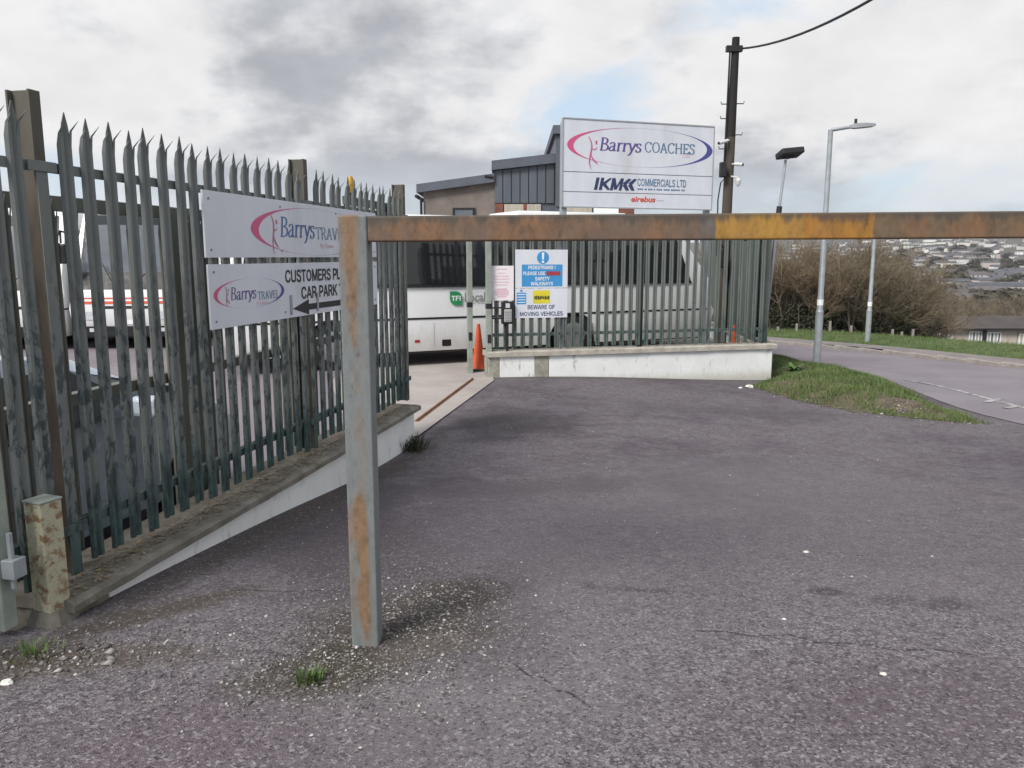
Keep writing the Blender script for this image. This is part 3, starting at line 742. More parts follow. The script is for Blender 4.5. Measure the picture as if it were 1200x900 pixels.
# edge-of-road dashes
def strip(name, pts, w, m, zf):
    b = MB(); vs = []
    for i, p in enumerate(pts):
        d = (pts[min(i+1, len(pts)-1)]-pts[max(i-1, 0)]).normalized(); nn = Vector((-d.y, d.x))*w/2
        for q in (p+nn, p-nn): vs.append((q.x, q.y, zf(q.x, q.y)))
    b.add(vs, [(2*i, 2*i+1, 2*i+3, 2*i+2) for i in range(len(pts)-1)]); return tag(b.build(name, m), kind='structure')
wl = smooth_line([tuple(on_z(px, py, -.2).xy) for px, py in ((1230, 489), (1200, 480), (1160, 469), (1120, 458), (1090, 451), (1060, 444))], .3)
strip('edge_line', wl, .1, 'road_line', road_z)
for px, py in ((1172, 469), (1195, 477)):
    p = on_z(px, py, -.2).xy; q = on_z(px-17, py+4, -.2).xy
    strip('give_way_dash', [p, p.lerp(q, .5), q], .1, 'road_line', lambda x, y: road_z(x, y)+.004)
# far kerb, stone by stone, and the strip of footway behind it
kerb = thing('kerb', None, None); kerb['kind'] = 'structure'
ks = smooth_line(kb, .92)
for a, b in zip(ks[:-1], ks[1:]):
    d = b-a; m_ = (a+b)/2; z = h_base(m_.x-.3, m_.y-.1)
    MB().box((0, 0, -.02), (d.length-.012, .14, .30)).build('kerb_stone', 'kerb_concrete', kerb, (m_.x, m_.y, z-.04+random.uniform(-.006, .006)), (0, 0, math.atan2(d.y, d.x)), bevel=.012)
def offs(line, d): 
    out = []
    for i, p in enumerate(line):
        t = (line[min(i+1, len(line)-1)]-line[max(i-1, 0)]).normalized(); out.append(p+Vector((t.y, -t.x))*d)
    return out
fw = offs(KB, .45)
strip('footway_strip', fw, .7, 'footway', lambda x, y: h_base(x, y)+.03)

# ------------------------------------------------------------------ grass island and verge
isl_px = [(880, 452), (930, 466), (1000, 482), (1075, 491), (1150, 499), (1128, 486), (1090, 473), (1068, 457), (1030, 440), (985, 431), (945, 426), (918, 424)]
ISL = [tuple(on_z(px, py, -.17).xy) for px, py in isl_px]
ISL[-1:] = [(6.75, 17.2), (6.1, 19.8), (5.3, 20.6), (5.15, 18), (5.0, 15.2), (4.95, 14.8)]
def h_isl(x, y):
    d = edge_dist(ISL, x, y); return (h_tar(x, y) if y < 15 else h_base(x, y))+.02*sst(14, 17, y)+.004+.17*sst(0, .8, d)+.05*(mnoise.noise(Vector((x*1.7, y*1.7, 4)))+.3)*sst(0, .3, d)
xs = np.arange(3.6, 7.8, .1); ys = np.arange(9.5, 21, .1)
sheet('grass_bank', list(xs), list(ys), h_isl, 'grass_soil', lambda x, y: inside(ISL, x, y))
def blades(name, pts, zf, hmin, hmax, m='grass_blade'):
    n = len(pts); vs = np.zeros((n, 3, 3), dtype=np.float32)
    for i, (x, y) in enumerate(pts):
        z = zf(x, y); a = random.random()*6.283; w = random.uniform(.004, .009)
        cl = .5+.8*(mnoise.noise(Vector((x*2.3, y*2.3, 9)))+.35); hh = random.uniform(hmin, hmax)*max(.3, cl); l = hh*random.uniform(.2, .9)
        ca, sa = math.cos(a), math.sin(a); b = random.random()*6.283
        vs[i] = [(x-ca*w, y-sa*w, z-.01), (x+ca*w, y+sa*w, z-.01), (x+math.cos(b)*l, y+math.sin(b)*l, z+hh)]
    fs = np.arange(n*3).reshape(-1, 3); o = raw(name, vs.reshape(-1, 3), fs, m); return tag(o, kind='stuff')
pts = []
bare = on_z(1055, 475, -.1)
while len(pts) < 31000:
    x = random.uniform(3.8, 7.6); y = random.uniform(9.9, 20.6)
    jx = .16*mnoise.noise(Vector((x*2.1, y*2.1, 20)))+random.gauss(0, .035); jy = .16*mnoise.noise(Vector((x*2.1, y*2.1, 30)))+random.gauss(0, .035)
    if not inside(ISL, x+jx, y+jy): continue
    if math.hypot((x-bare.x)/.42, (y-bare.y)/.45) < random.uniform(.5, 1.1): continue
    pts.append((x, y))
blades('grass', pts, lambda x, y: h_isl(x, y) if inside(ISL, x, y) else h_tar(x, y), .03, .095)
dead = [(x+random.gauss(0, .05), y+random.gauss(0, .05)) for x, y in random.sample(pts, 2600) if edge_dist(ISL, x, y) < .45*random.random()+.05]
blades('dead_grass', dead, lambda x, y: h_isl(x, y) if inside(ISL, x, y) else h_tar(x, y), .02, .07, 'dry_grass')
vgs = []; vgf = []
VA, VB = offs(KB, .75), offs(KB, 8.8)
for j in range(len(KB)):
    for i in range(13):
        p = VA[j].lerp(VB[j], i/12); vgs.append((p.x, p.y, h_base(p.x, p.y)-.022))
for j in range(len(KB)-1):
    for i in range(12): a = j*13+i; vgf.append((a, a+1, a+14, a+13))
o = raw('grass_verge', vgs, vgf, 'verge_turf'); tag(o, kind='structure')
pts = []
KV = offs(KB, 1.05); KV2 = offs(KB, 8.5)
while len(pts) < 48000:
    f = random.uniform(.28, .95); w = random.random()**1.5; p = at_frac(KV, f).lerp(at_frac(KV2, f), w); pts.append((p.x, p.y))
vg = blades('verge_grass', pts, lambda x, y: h_base(x, y)-.03, .05, .13); tag(vg, kind='stuff')

# ------------------------------------------------------------------ left boundary wall and fence
COP = .415
wallL = thing('boundary_wall', 'low white rendered wall with stained concrete coping under the signs', 'wall', FO, FTH)
lw = MB()
MB().span((-.28, -.195, -.3), (-.005, .19, COP-.06)).build('rough_end', 'coping_concrete', wallL, bevel=.015)
# local frame: x along, -y towards the forecourt
lw.span((.0, -.19, -.55), (4.86, .19, COP-.058)); lw.build('rendered_face', 'white_render', wallL, bevel=.012)
cp = MB(); nS = 26
for i in range(nS):   # weathered coping, edges a little uneven
    pass
x0, x1 = -.30, 4.96; vs = []
for i in range(nS+1):
    x = x0+(x1-x0)*i/nS; w = .24+random.uniform(-.006, .006)
    for yy, zz in ((-w, COP-.055), (-w, COP-.018+random.uniform(-.004, .004)), (-w+.03, COP+random.uniform(-.004, .004)), (.2, COP+.004), (.23, COP-.055)): vs.append((x, yy, zz))
fsn = [(i*5+k, i*5+(k+1) % 5, (i+1)*5+(k+1) % 5, (i+1)*5+k) for i in range(nS) for k in range(5)]+[tuple(range(5)), tuple(nS*5+k for k in range(5))]
cp.add(vs, fsn).build('coping', 'coping_concrete', wallL)

def pale_mesh(height, m, w=.037, name='pale', splay=1.0):
    prof = [(-1, 0), (-.8, -.35), (-.34, -.35), (0, 0), (.34, -.35), (.8, -.35), (1, 0)]
    t = .003; zs = height-.16; vs = []; fs = []
    P = [(x*w, y*w) for x, y in prof]
    def ring(z): 
        return [(x, y, z) for x, y in P]+[(x*.98, y+t, z) for x, y in P[::-1]]
    vs += ring(0)+ring(zs); n = len(P)*2
    fs += [(i, (i+1) % n, n+(i+1) % n, n+i) for i in range(n)]+[tuple(range(n))[::-1]]
    def prong(a, b, tip, mid):
        o = len(vs); pts = P[a:b+1]; k = len(pts)
        cx = sum(p[0] for p in pts)/k; cy = sum(p[1] for p in pts)/k
        for f, (dx, dy, dz) in ((0, (0, 0, 0)), (.45, mid), (1.0, tip)):
            s = 1-f*.88 if f < 1 else .06
            for x, y in pts: vs.append((cx+(x-cx)*s+dx, cy+(y-cy)*s+dy, zs+dz))
            for x, y in pts[::-1]: vs.append((cx+(x-cx)*s+dx, cy+(y-cy)*s+dy+t, zs+dz))
        m2 = 2*k
        for r in range(2):
            fs.extend([(o+r*m2+i, o+r*m2+(i+1) % m2, o+(r+1)*m2+(i+1) % m2, o+(r+1)*m2+i) for i in range(m2)])
        fs.append(tuple(o+2*m2+i for i in range(m2)))
    prong(1, 5, (0, -.004, .16), (0, 0, .10))
    prong(0, 2, (.004, -.022*splay, .10), (.003, -.003, .06))
    prong(4, 6, (.018*splay, -.045*splay, .125), (.004, -.008, .075))
    o = MB().add(vs, fs).build(name, m); me = o.data; bpy.data.objects.remove(o); return me
def rsj(b, h, w=.102, t=.009):
    b.span((-w/2, -w/2, 0), (w/2, -w/2+t, h)); b.span((-w/2, w/2-t, 0), (w/2, w/2, h)); b.span((-t/2, -w/2+t, 0), (t/2, w/2-t, h))
def angle_rail(b, x0, x1, z, y):
    b.span((x0, y, z-.025), (x1, y+.007, z+.025)); b.span((x0, y+.007, z+.018), (x1, y+.045, z+.025))
fenceL = thing('palisade_fence', 'tall grey steel palisade fence with spiked pales carrying the travel signs', 'fence', FO+Vector((0, 0, COP)), FTH)
PM = pale_mesh(2.29, 'palisade_paint', .043)
def stand_pales(fence, me, xs, z0, y, jit=.004, bent=()):
    for i, x in enumerate(xs):
        p = link('pale', me, fence, (x+random.uniform(-jit, jit), y, z0+random.uniform(-.012, .012)), (random.uniform(-.006, .006), random.uniform(-.0035, .0035), random.uniform(-.05, .05)))
        if i in bent: p.rotation_euler.y += .006; p.location.z -= .03
posts = [0, 2.80, 5.18]
for s in posts:
    b = MB(); b.span((-.034, -.065, 0), (.034, -.054, 2.41)); b.span((-.034, .054, 0), (.034, .065, 2.41)); b.span((-.006, -.0535, 0), (.006, .0535, 2.41)); b.build('post', 'brown_weathered_steel', fenceL, (s, .055, 0))
    MB().span((-.0345, -.0145, .002), (.0345, -.0105, 2.05)).build('front_flange', 'palisade_paint', fenceL, (s, 0, 0))
    for z in (.25, 2.06): MB().box((0, 0, z), (.18, .006, .05)).build('cleat', 'palisade_paint', fenceL, (s, -.019, 0), bevel=.002)
pl = [-.30, -.145]+[.155*i for i in range(1, 18)]+[2.80+.158*i for i in range(1, 15)]
stand_pales(fenceL, PM, pl, .05, -.012, bent=(5, 18))
for x0, x1 in ((-1.4, -.055), (.055, 2.745), (2.855, 5.125)):
    for z in (.25, 2.06):
        b = MB(); angle_rail(b, x0, x1, z, .0); b.build('rail', 'palisade_paint', fenceL)
# bolts on the pales are below a pixel; the hinge post and stub at the near end
hp = thing('hinge_post', 'pale green box post with a galvanised lug at the near end of the fence', 'post', FO+FE*(-.50)+FN*.04+Vector((0, 0, .36)), FTH)
MB().span((-.04, -.04, 0), (.04, .04, 2.0)).build('post_tube', 'green_grey_steel', hp, bevel=.006)
b = MB(); b.span((-.03, -.11, .25), (.045, -.042, .34)); b.build('lug', 'galvanised', hp, bevel=.004)
MB().tube([(.0, -.075, .2), (.0, -.075, .46)], .013, 8).build('hinge_pin', 'galvanised', hp)
st = on_z(54, 727, .345)
SP = thing('stub_post', 'short rust-flecked cream green box post at the near end of the wall', 'post', (st.x, st.y+.06, st.z-.03), R(68))
MB().span((-.056, -.056, 0), (.056, .056, .60)).build('post_tube', 'stub_post_paint', SP, bevel=.006)
MB().box((0, 0, .606), (.12, .12, .01)).build('cap', 'green_grey_steel', SP, bevel=.003)
b = MB(); ring = [(math.cos(t*math.pi/5)*random.uniform(.09, .13), math.sin(t*math.pi/5)*random.uniform(.09, .13)) for t in range(10)]
b.add([(x, y, 0) for x, y in ring]+[(x*.75, y*.75, .07) for x, y in ring], [(i, (i+1) % 10, 10+(i+1) % 10, 10+i) for i in range(10)]+[tuple(range(10, 20))])
b.build('concrete_footing', 'coping_concrete', SP)

# sliding gate leaf, parked open behind the left fence
gate = thing('sliding_gate', 'olive sliding gate leaf slid open behind the left palisade fence', 'gate', FO-FN*.36+Vector((0, 0, .10)), FTH)
for z, hh in ((.10, .12), (1.14, .07), (2.235, .08)):
    MB().span((-1.6, -.035, z-hh/2), (4.75, .035, z+hh/2)).build('gate_rail', 'olive_gate_paint', gate, bevel=.004)
for x in (-1.6, 1.5, 4.72): MB().span((x-.04, -.04, .0), (x+.04, .04, 2.27)).build('gate_stile', 'olive_gate_paint', gate, bevel=.004)
GM = pale_mesh(2.20, 'olive_gate_paint', .026, 'pale_mesh', .3)
for i in range(40):
    x = -1.45+i*.155
    if min(abs(x-q) for q in (-1.6, 1.5, 4.72)) > .07: link('pale', GM, gate, (x, -.045, .06))
gd = thing('gate_guide', 'slotted steel guide beam bolted behind the spikes of the far post', 'gate guide', FO+FE*3.95-FN*.16+Vector((0, 0, 2.50)), FTH)
MB().span((0, -.02, .045), (1.28, .02, .12)).build('upper_plate', 'olive_gate_paint', gd, bevel=.003)
MB().span((0, -.02, -.02), (1.28, .02, .0)).build('lower_plate', 'olive_gate_paint', gd, bevel=.003)
for i in range(8): MB().span((.02+i*.17, -.018, .0), (.075+i*.17, .018, .045)).build('slot_bar', 'olive_gate_paint', gd)
MB().span((1.08, -.05, -2.1), (1.16, -.021, .1)).build('guide_post', 'olive_gate_paint', gd, bevel=.004)
bc = thing('warning_beacon', 'amber warning beacon standing on the gate guide behind the spikes', 'beacon', FO+FE*4.12-FN*.16+Vector((0, 0, 2.62)), FTH)
MB().tube([(0, 0, 0), (0, 0, .04)], .045, 12).build('beacon_base', 'black_plastic', bc)
MB().tube([(0, 0, .04), (0, 0, .06), (0, 0, .17), (0, 0, .2)], [.03, .036, .03, .015], 12).build('beacon_lens', 'beacon_amber', bc, smooth=True)
# gate track along the threshold
ta, tb = on_z(488, 494, .014), on_z(554, 444.5, .014); d = tb-ta
trk = thing('gate_track', 'thin rusty gate rail set in the concrete threshold', 'rail', ((ta+tb)/2), math.atan2(d.y, d.x))
L2 = d.length/2
MB().span((-L2, -.03, -.01), (L2, .03, .006)).build('bed_plate', 'track_rust', trk)
MB().span((-L2, -.01, .006), (L2, .01, .028)).build('rail_head', 'track_rust', trk, bevel=.003)

# ------------------------------------------------------------------ signs on the left fence
SG_O = FO+FN*.06; 
def LS(px, py): return on_plane(px, py, SG_O, FTH)
def sign_panel(name, label, corners, group=None):
    (xa, za), (xb, zb) = corners
    t = thing(name, label, 'sign', SG_O+FE*xa+Vector((0, 0, za)), FTH, group)
    MB().span((0, .0, 0), (xb-xa, .014, zb-za)).build('panel', 'sign_white', t, bevel=.002)
    return t, xa, za
def rivets(t, pts):
    for x, z in pts: MB().tube([(x, -.004, z), (x, 0, z)], .009, 8).build('screw_head', 'ink_grey', t)
xl, zt = LS(237, 222); _, zb_ = LS(242, 302); xr, _ = LS(441, 290)
SU, ua, ub = sign_panel('fence_sign', 'upper white travel sign with one large pink and blue oval emblem', ((xl, zb_), (xr, zt)))
def SUL(px, py): s, z = LS(px, py); return s-ua, z-ub
hU = zt-zb_; wU = xr-xl
e0 = SUL(294, 270); ec = SUL(365, 271)
etop = SUL(352, 242)[1]; ebot = SUL(352, 300)[1]
ew = 1.08
emblem(SU, e0[0]+ew, (etop+ebot)/2+.0, ew, (etop-ebot)/2*.97, .095, -.0015)
fx, fz = SUL(321, 297); figure(SU, fx, fz, SUL(320, 252)[1]-fz, -.003)
a = SUL(328, 277); b_ = SUL(367, 277); top = SUL(330, 254)[1]
serif_text('Barrys', 'ink_blue', SU, a[0], a[1], top-a[1], b_[0]-a[0]+.02, .12)
c_ = SUL(370, 280); serif_text('TRAVEL', 'ink_slate', SU, c_[0], c_[1], (top-a[1])*.66, .62, 0, thick=.08, thin=.03)
p = SUL(375, 291); text_mesh('By Chance', 'ink_palepink', SU, p[0]+.01, p[1]+.005, .035, .26)
rivets(SU, [(.06, hU-.05), (.06, .05), (1.0, hU-.05), (1.0, .05), (2.0, hU-.05), (wU-.06, hU-.05), (wU-.06, .05)])
for x in (.82, 1.26): MB().span((x-.012, .002, -.09), (x+.012, .012, .03)).build('fixing_strap', 'galvanised', SU)
xl2, zt2 = LS(243.5, 310); _, zb2 = LS(248.5, 387)
SLn, la, lb = sign_panel('fence_sign', 'lower white sign with black arrow and customers car park lettering', ((xl2, zb2), (xr+.0, zt2)))
def SLL(px, py): s, z = LS(px, py); return s-la, z-lb
hL = zt2-zb2
e0 = SLL(250, 344); e1 = SLL(333, 340); ez1 = SLL(290, 326)[1]; ez0 = SLL(290, 361)[1]
emblem(SLn, (e0[0]+e1[0])/2, (ez0+ez1)/2, (e1[0]-e0[0])/2, (ez1-ez0)/2, .09, -.0015)
fx, fz = SLL(266, 360); figure(SLn, fx, fz, SLL(266, 336)[1]-fz, -.003)
a = SLL(270, 352); b_ = SLL(300, 352); top = SLL(270, 337)[1]
serif_text('Barrys', 'ink_purple', SLn, a[0], a[1], top-a[1], b_[0]-a[0], .12)
c_ = SLL(302, 351); d_ = SLL(327, 350)
serif_text('TRAVEL', 'ink_slate', SLn, c_[0], c_[1], (top-a[1])*.66, d_[0]-c_[0], 0, thick=.08, thin=.03)
p = SLL(301, 357); text_mesh('By Chance', 'ink_palepink', SLn, p[0], p[1], .022, .15)
a = SLL(334, 331.5); b_ = SLL(400, 327.5); capz = SLL(336, 316.5)[1]-SLL(336, 331.5)[1]
sans_text('CUSTOMERS PLEASE', 'ink_black', SLn, a[0], a[1], capz, (b_[0]-a[0])*1.30)
a2 = SLL(353, 350.5); b2 = SLL(395, 346.5)
sans_text('CAR PARK THIS', 'ink_black', SLn, a2[0], a2[1], capz, (b2[0]-a2[0])*1.50)
tip = SLL(343, 362); hb = SLL(362, 361)[0]; wing = (SLL(362, 353)[1]-SLL(362, 371)[1])/2; sh = (SLL(370, 356)[1]-SLL(370, 363)[1])/2
ar = MB(); ar.add([(tip[0], -.002, tip[1]), (hb, -.002, tip[1]-wing), (hb, -.002, tip[1]-sh), (xr-xl2-.14, -.002, tip[1]-sh), (xr-xl2-.14, -.002, tip[1]+sh), (hb, -.002, tip[1]+sh), (hb, -.002, tip[1]+wing)],
       [(0, 1, 2), (0, 2, 5), (0, 5, 6), (2, 3, 4, 5)]); ar.build('arrow', 'ink_black', SLn)
rivets(SLn, [(.06, hL-.05), (.06, .05), (1.0, .05), (xr-xl2-.06, hL-.05), (xr-xl2-.06, .05)])
for px in (341, 372):
    s = SLL(px, 360)[0]; MB().span((s-.014, -.008, hL*.06), (s+.014, -.0022, hL*.42)).build('fixing_strap', 'galvanised', SLn)

# ------------------------------------------------------------------ height barrier
bb = on_z(428, 757, h_tar(-.66, 3.34)); BX, BY, BZ = bb.x, bb.y+.06, bb.z
btop = at_y(416, 252, BY-.06).z
HB = thing('height_barrier', 'rusty steel height barrier with one long part-yellow beam across the entrance', 'barrier', (BX, BY, BZ-.05), 0)
bl = btop-BZ+.05
pst = MB(); pst.span((-.06, -.06, 0), (.06, .06, bl)); pst.build('post', 'barrier_post_paint', HB, bevel=.008, seg=3)
brot = math.atan2(-.20, 3.2)
bm_ = MB(); bm_.span((.063, -.052, 0), (3.9, .052, .104)); o = bm_.build('beam', 'barrier_beam_paint', HB, (0, 0, bl-.108), (0, -.0045, brot), bevel=.008, seg=3)
bw = MB(); bw.span((.0605, -.045, 0), (.0625, .045, .09)); bw.build('weld_plate', 'galvanised', HB, (0, 0, bl-.1))
endp = Vector((math.cos(brot)*3.96, math.sin(brot)*3.96, 0))
pst = MB(); pst.span((-.06, -.06, 0), (.06, .06, bl+.02)); pst.build('post', 'barrier_post_paint', HB, endp, (0, 0, brot), bevel=.008, seg=3)

# ------------------------------------------------------------------ right boundary wall and fence
COPR = .44
wallR = thing('boundary_wall', 'long low white wall with pale coping and a bare patch, facing the forecourt', 'wall', RO, RTH)
MB().span((-.03, .045, -.6), (.16, .40, COPR-.087)).build('bare_pier', 'bare_block', wallR, bevel=.01)
for x0, x1 in ((.165, .79), (1.045, RLEN-.06)): MB().span((x0, .05, -.6), (x1, .40, COPR-.087)).build('rendered_face', 'white_render', wallR, bevel=.012)
MB().span((.795, .047, -.6), (1.04, .39, COPR-.087)).build('bare_pier', 'bare_block', wallR, bevel=.01)
x0, x1 = -.05, RLEN; cpr = MB(); nS = 22; vs = []
for i in range(nS+1):
    x = x0+(x1-x0)*i/nS; w = random.uniform(-.006, .006)
    for yy, zz in ((w, COPR-.085), (w, COPR-.01), (.03, COPR+random.uniform(-.003, .003)), (.44, COPR), (.45, COPR-.085)): vs.append((x, yy, zz))
fsn = [(i*5+k, i*5+(k+1) % 5, (i+1)*5+(k+1) % 5, (i+1)*5+k) for i in range(nS) for k in range(5)]+[tuple(range(5)), tuple(nS*5+k for k in range(5))]
cpr.add(vs, fsn).build('coping', 'coping_pale', wallR)
fenceR = thing('palisade_fence', 'grey green palisade fence on the low white wall, holding the safety notice', 'fence', RO+RN*.2+Vector((0, 0, COPR)), RTH)
FH = 2.20
PR = pale_mesh(FH, 'far_palisade_paint', .041)
for s in (0.03, 2.78, RLEN-.14):
    b = MB(); rsj(b, FH-.02); b.build('post', 'far_palisade_paint', fenceR, (s, .06, 0), (0, 0, R(90)))
prs = [.15+.152*i for i in range(34)]
stand_pales(fenceR, PR, prs, .04, -.012)
for x0, x1 in ((.085, 2.725), (2.835, RLEN-.2)):
    for z in (.27, 1.95):
        b = MB(); angle_rail(b, x0, x1, z, 0); b.build('rail', 'far_palisade_paint', fenceR)
# return fence along the road, seen almost end-on
rs = FAR_L+RN*.25-RE*.12; dv = RET_E-rs; RETH = math.atan2(dv.y, dv.x); RETL = dv.length
wallS = thing('boundary_wall', 'short dark side wall running back from the corner by the grass', 'wall', rs, RETH)
MB().span((.2, -.16, -1.0), (RETL, .16, COPR-.08)).build('rendered_face', 'white_render', wallS, bevel=.012)
MB().span((.22, -.2, COPR-.08), (RETL+.02, .2, COPR-.003)).build('coping', 'coping_pale', wallS, bevel=.01)
fenceS = thing('palisade_fence', 'dark green palisade fence running back from the corner beside the road', 'fence', rs+Vector((0, 0, COPR)), RETH)
PS_ = pale_mesh(FH, 'dark_palisade_paint', .045)
stand_pales(fenceS, PS_, [.1+.125*i for i in range(int((RETL-.15)/.125))], .04, -.012)
for s in (2.4, 4.9):
    b = MB(); rsj(b, FH-.02); b.build('post', 'dark_palisade_paint', fenceS, (s, .06, 0), (0, 0, R(90)))
for z in (.27, 1.95):
    b = MB(); angle_rail(b, .0, RETL, z, 0); b.build('rail', 'dark_palisade_paint', fenceS)
sh_ = thing('board_screen', 'weathered grey green boards screening the side fence beside the coach nose', 'screen', rs+Vector((0, 0, COPR)), RETH)
x = .15; i = 0
while x < RETL-.2:
    w = random.uniform(.24, .5); b = MB(); b.span((x, .13+random.uniform(0, .02), .02), (x+w-.012, .155, random.choice((2.25, 2.25, 1.9, 2.1)))); b.build('board', 'sheeting' if i % 3 else 'sheeting_pale', sh_, (0, 0, 0), (0, random.uniform(-.006, .006), 0)); x += w; i += 1
# two catch posts of the gate
for i, (px, py, lab) in enumerate(((551, 437, 'slim grey green gate catch post nearest the open gateway'), (573, 441, 'slim grey green gate catch post against the end of the white wall'))):
    p = on_z(px, py, .014)
    t = thing('catch_post', lab, 'gate post', p, RTH, 'gate catch posts')
    MB().span((-.045, -.045, 0), (.045, .045, 2.42)).build('post_tube', 'green_grey_steel', t, bevel=.006)
    MB().box((0, -.048, .65), (.06, .012, .14)).build('catch_plate', 'black_plastic', t)
    MB().box((0, 0, 1.2), (.096, .096, .09)).build('strap', 'black_plastic', t, bevel=.003)

def make_cone(loc, label, grp, h=.84):
    t = thing('traffic_cone', label, 'traffic cone', loc, R(15), grp)
    b = MB(); b.box((0, 0, .022), (.36, .36, .044)); b.build('base', 'cone_base', t, bevel=.012)
    MB().tube([(0, 0, .044), (0, 0, .08), (0, 0, h*.5), (0, 0, h-.01), (0, 0, h)], [.145, .128, .078, .03, .022], 24).build('cone_body', 'cone_orange', t, smooth=True)
    return t
make_cone(on_z(561, 434, .014), 'orange traffic cone standing between the two gate catch posts', 'traffic cones')
make_cone((4.62, 16.6, .014), 'second traffic cone, behind the fence beside the nose of the coach', 'traffic cones', .62)

# notices on the right fence
NO = RO+RN*.2+RN*(-.045)
def RS(px, py): return on_plane(px, py, NO, RTH)
xa, zt = RS(604, 292.5); xb, zm = RS(665, 342); zb_ = RS(604, 373)[1]
SN = thing('safety_sign', 'white safety sign with blue pedestrian panel and yellow plate', 'sign', NO+RE*xa+Vector((0, 0, zb_)), RTH)
wN = xb-xa; hN = zt-zb_
def q_(px, py): s, z = RS(px, py); return s-xa, z-zb_
split = q_(630, 338)[1]
MB().span((0, 0, split+.006), (wN, .012, hN)).build('upper_panel', 'sign_white', SN, bevel=.002)
MB().span((0, 0, 0), (wN, .012, split)).build('lower_panel', 'sign_white', SN, bevel=.002)
def rect(px0, py0, px1, py1, m, t, name, y=-.0015, f=q_):
    a = f(px0, py0); b2 = f(px1, py1); return MB().add([(a[0], y, b2[1]), (b2[0], y, b2[1]), (b2[0], y, a[1]), (a[0], y, a[1])], [(0, 1, 2, 3)]).build(name, m, t)
cc = q_(636.3, 302); rr = .107
MB().add([(cc[0]+rr*math.cos(t*math.pi/16), -.0015, cc[1]+rr*math.sin(t*math.pi/16)) for t in range(32)], [tuple(range(32))]).build('mandatory_disc', 'ink_lightblue', SN)
MB().add([(cc[0]-.022, -.003, cc[1]+.085), (cc[0]+.022, -.003, cc[1]+.085), (cc[0]+.015, -.003, cc[1]-.03), (cc[0]-.015, -.003, cc[1]-.03),
          (cc[0]-.02, -.003, cc[1]-.05), (cc[0]+.02, -.003, cc[1]-.05), (cc[0]+.02, -.003, cc[1]-.085), (cc[0]-.02, -.003, cc[1]-.085)], [(0, 1, 2, 3), (4, 5, 6, 7)]).build('exclamation_mark', 'ink_white', SN)
rect(611.5, 310, 659, 335.5, 'ink_lightblue', SN, 'blue_panel')
def line(body, px0, px1, pyb, hpx, m, t=SN, bold=.012, f=q_, y=-.003):
    a = f(px0, pyb); b2 = f(px1, pyb); z1 = f(px0, pyb-hpx)[1]; return sans_text(body, m, t, a[0], a[1], z1-a[1], b2[0]-a[0], y, .10 if bold < .01 else .12)
line('PEDESTRIANS !', 619, 651, 315.6, 4.2, 'ink_white'); line('PLEASE USE', 613, 639, 322.5, 4.2, 'ink_white')
rect(640.5, 318, 656.5, 322.8, 'ink_red', SN, 'red_strip', -.003); 
line('SAFETY', 627, 644, 328.8, 4.2, 'ink_white'); line('WALKWAYS', 622, 648, 334.6, 4.2, 'ink_white')
rect(624.5, 340.5, 644.5, 355.5, 'ink_yellow', SN, 'yellow_plate'); 
b = MB()
for i in range(9):
    x = 626.2+i*2.0; a = q_(x, 350.6+random.uniform(-.4, .6)); c2 = q_(x+1.5, 347.0+random.uniform(-.5, .5)); b.add([(a[0], -.003, a[1]), (c2[0], -.003, a[1]), (c2[0], -.003, c2[1]), (a[0], -.003, c2[1])], [(0, 1, 2, 3)])
b.build('worn_lettering', 'ink_black', SN)
rect(605.5, 343, 616.5, 356.5, 'ink_lightblue', SN, 'blue_block')
b = MB()
for i in range(4):
    a = q_(606.3, 345.6+i*3.1); c2 = q_(615.6, 344.6+i*3.1); b.add([(a[0], -.003, a[1]), (c2[0], -.003, a[1]), (c2[0], -.003, c2[1]), (a[0], -.003, c2[1])], [(0, 1, 2, 3)])
b.build('small_print', 'ink_white', SN)
a = q_(611, 340.8); MB().add([(a[0]+.022*math.cos(t*.5236), -.0015, a[1]+.022*math.sin(t*.5236)) for t in range(12)], [tuple(range(12))]).build('small_disc', 'ink_lightblue', SN)
line('BEWARE OF', 618, 650, 362.5, 5.0, 'ink_navy', bold=.006); line('MOVING VEHICLES', 609, 659.5, 370.5, 5.0, 'ink_navy', bold=.006)
xa2, zt2_ = RS(574, 311.5); xb2, zb3 = RS(602, 352)
PN = thing('paper_notice', 'small white paper notice with faint pink print above the keypad', 'notice', NO+RE*xa2+Vector((0, 0, zb3)), RTH)
MB().span((0, .0, 0), (xb2-xa2, .006, zt2_-zb3)).build('sheet', 'paper', PN)
b = MB(); wP = xb2-xa2; hP = zt2_-zb3
for zf, wf in ((.9, .45), (.79, .3), (.7, .6), (.62, .66), (.53, .6), (.45, .5)):
    b.add([(wP*(.5-wf/2), -.0015, hP*zf-.006), (wP*(.5+wf/2), -.0015, hP*zf-.006), (wP*(.5+wf/2), -.0015, hP*zf+.007), (wP*(.5-wf/2), -.0015, hP*zf+.007)], [(0, 1, 2, 3)])
for i in range(5):
    zf = .33-i*.055; wf = (.44, .56, .6, .54, .4)[i]
    b.add([(wP*(.5-wf/2), -.0015, hP*zf-.011), (wP*(.5+wf/2), -.0015, hP*zf-.011), (wP*(.5+wf/2), -.0015, hP*zf+.011), (wP*(.5-wf/2), -.0015, hP*zf+.011)], [(0, 1, 2, 3)])
b.build('faint_print', 'ink_palepink', PN)
xk, zk = RS(587, 379.5); xk2, zk2 = RS(600.5, 353)
KP = thing('keypad', 'black weatherproof gate keypad box on its own bracket below the paper notice', 'keypad', NO+RE*xk+Vector((0, 0, zk))-RN*.09, RTH)
w = xk2-xk; h = zk2-zk
MB().span((0, 0, 0), (w, .09, h)).build('housing', 'black_plastic', KP, bevel=.015)
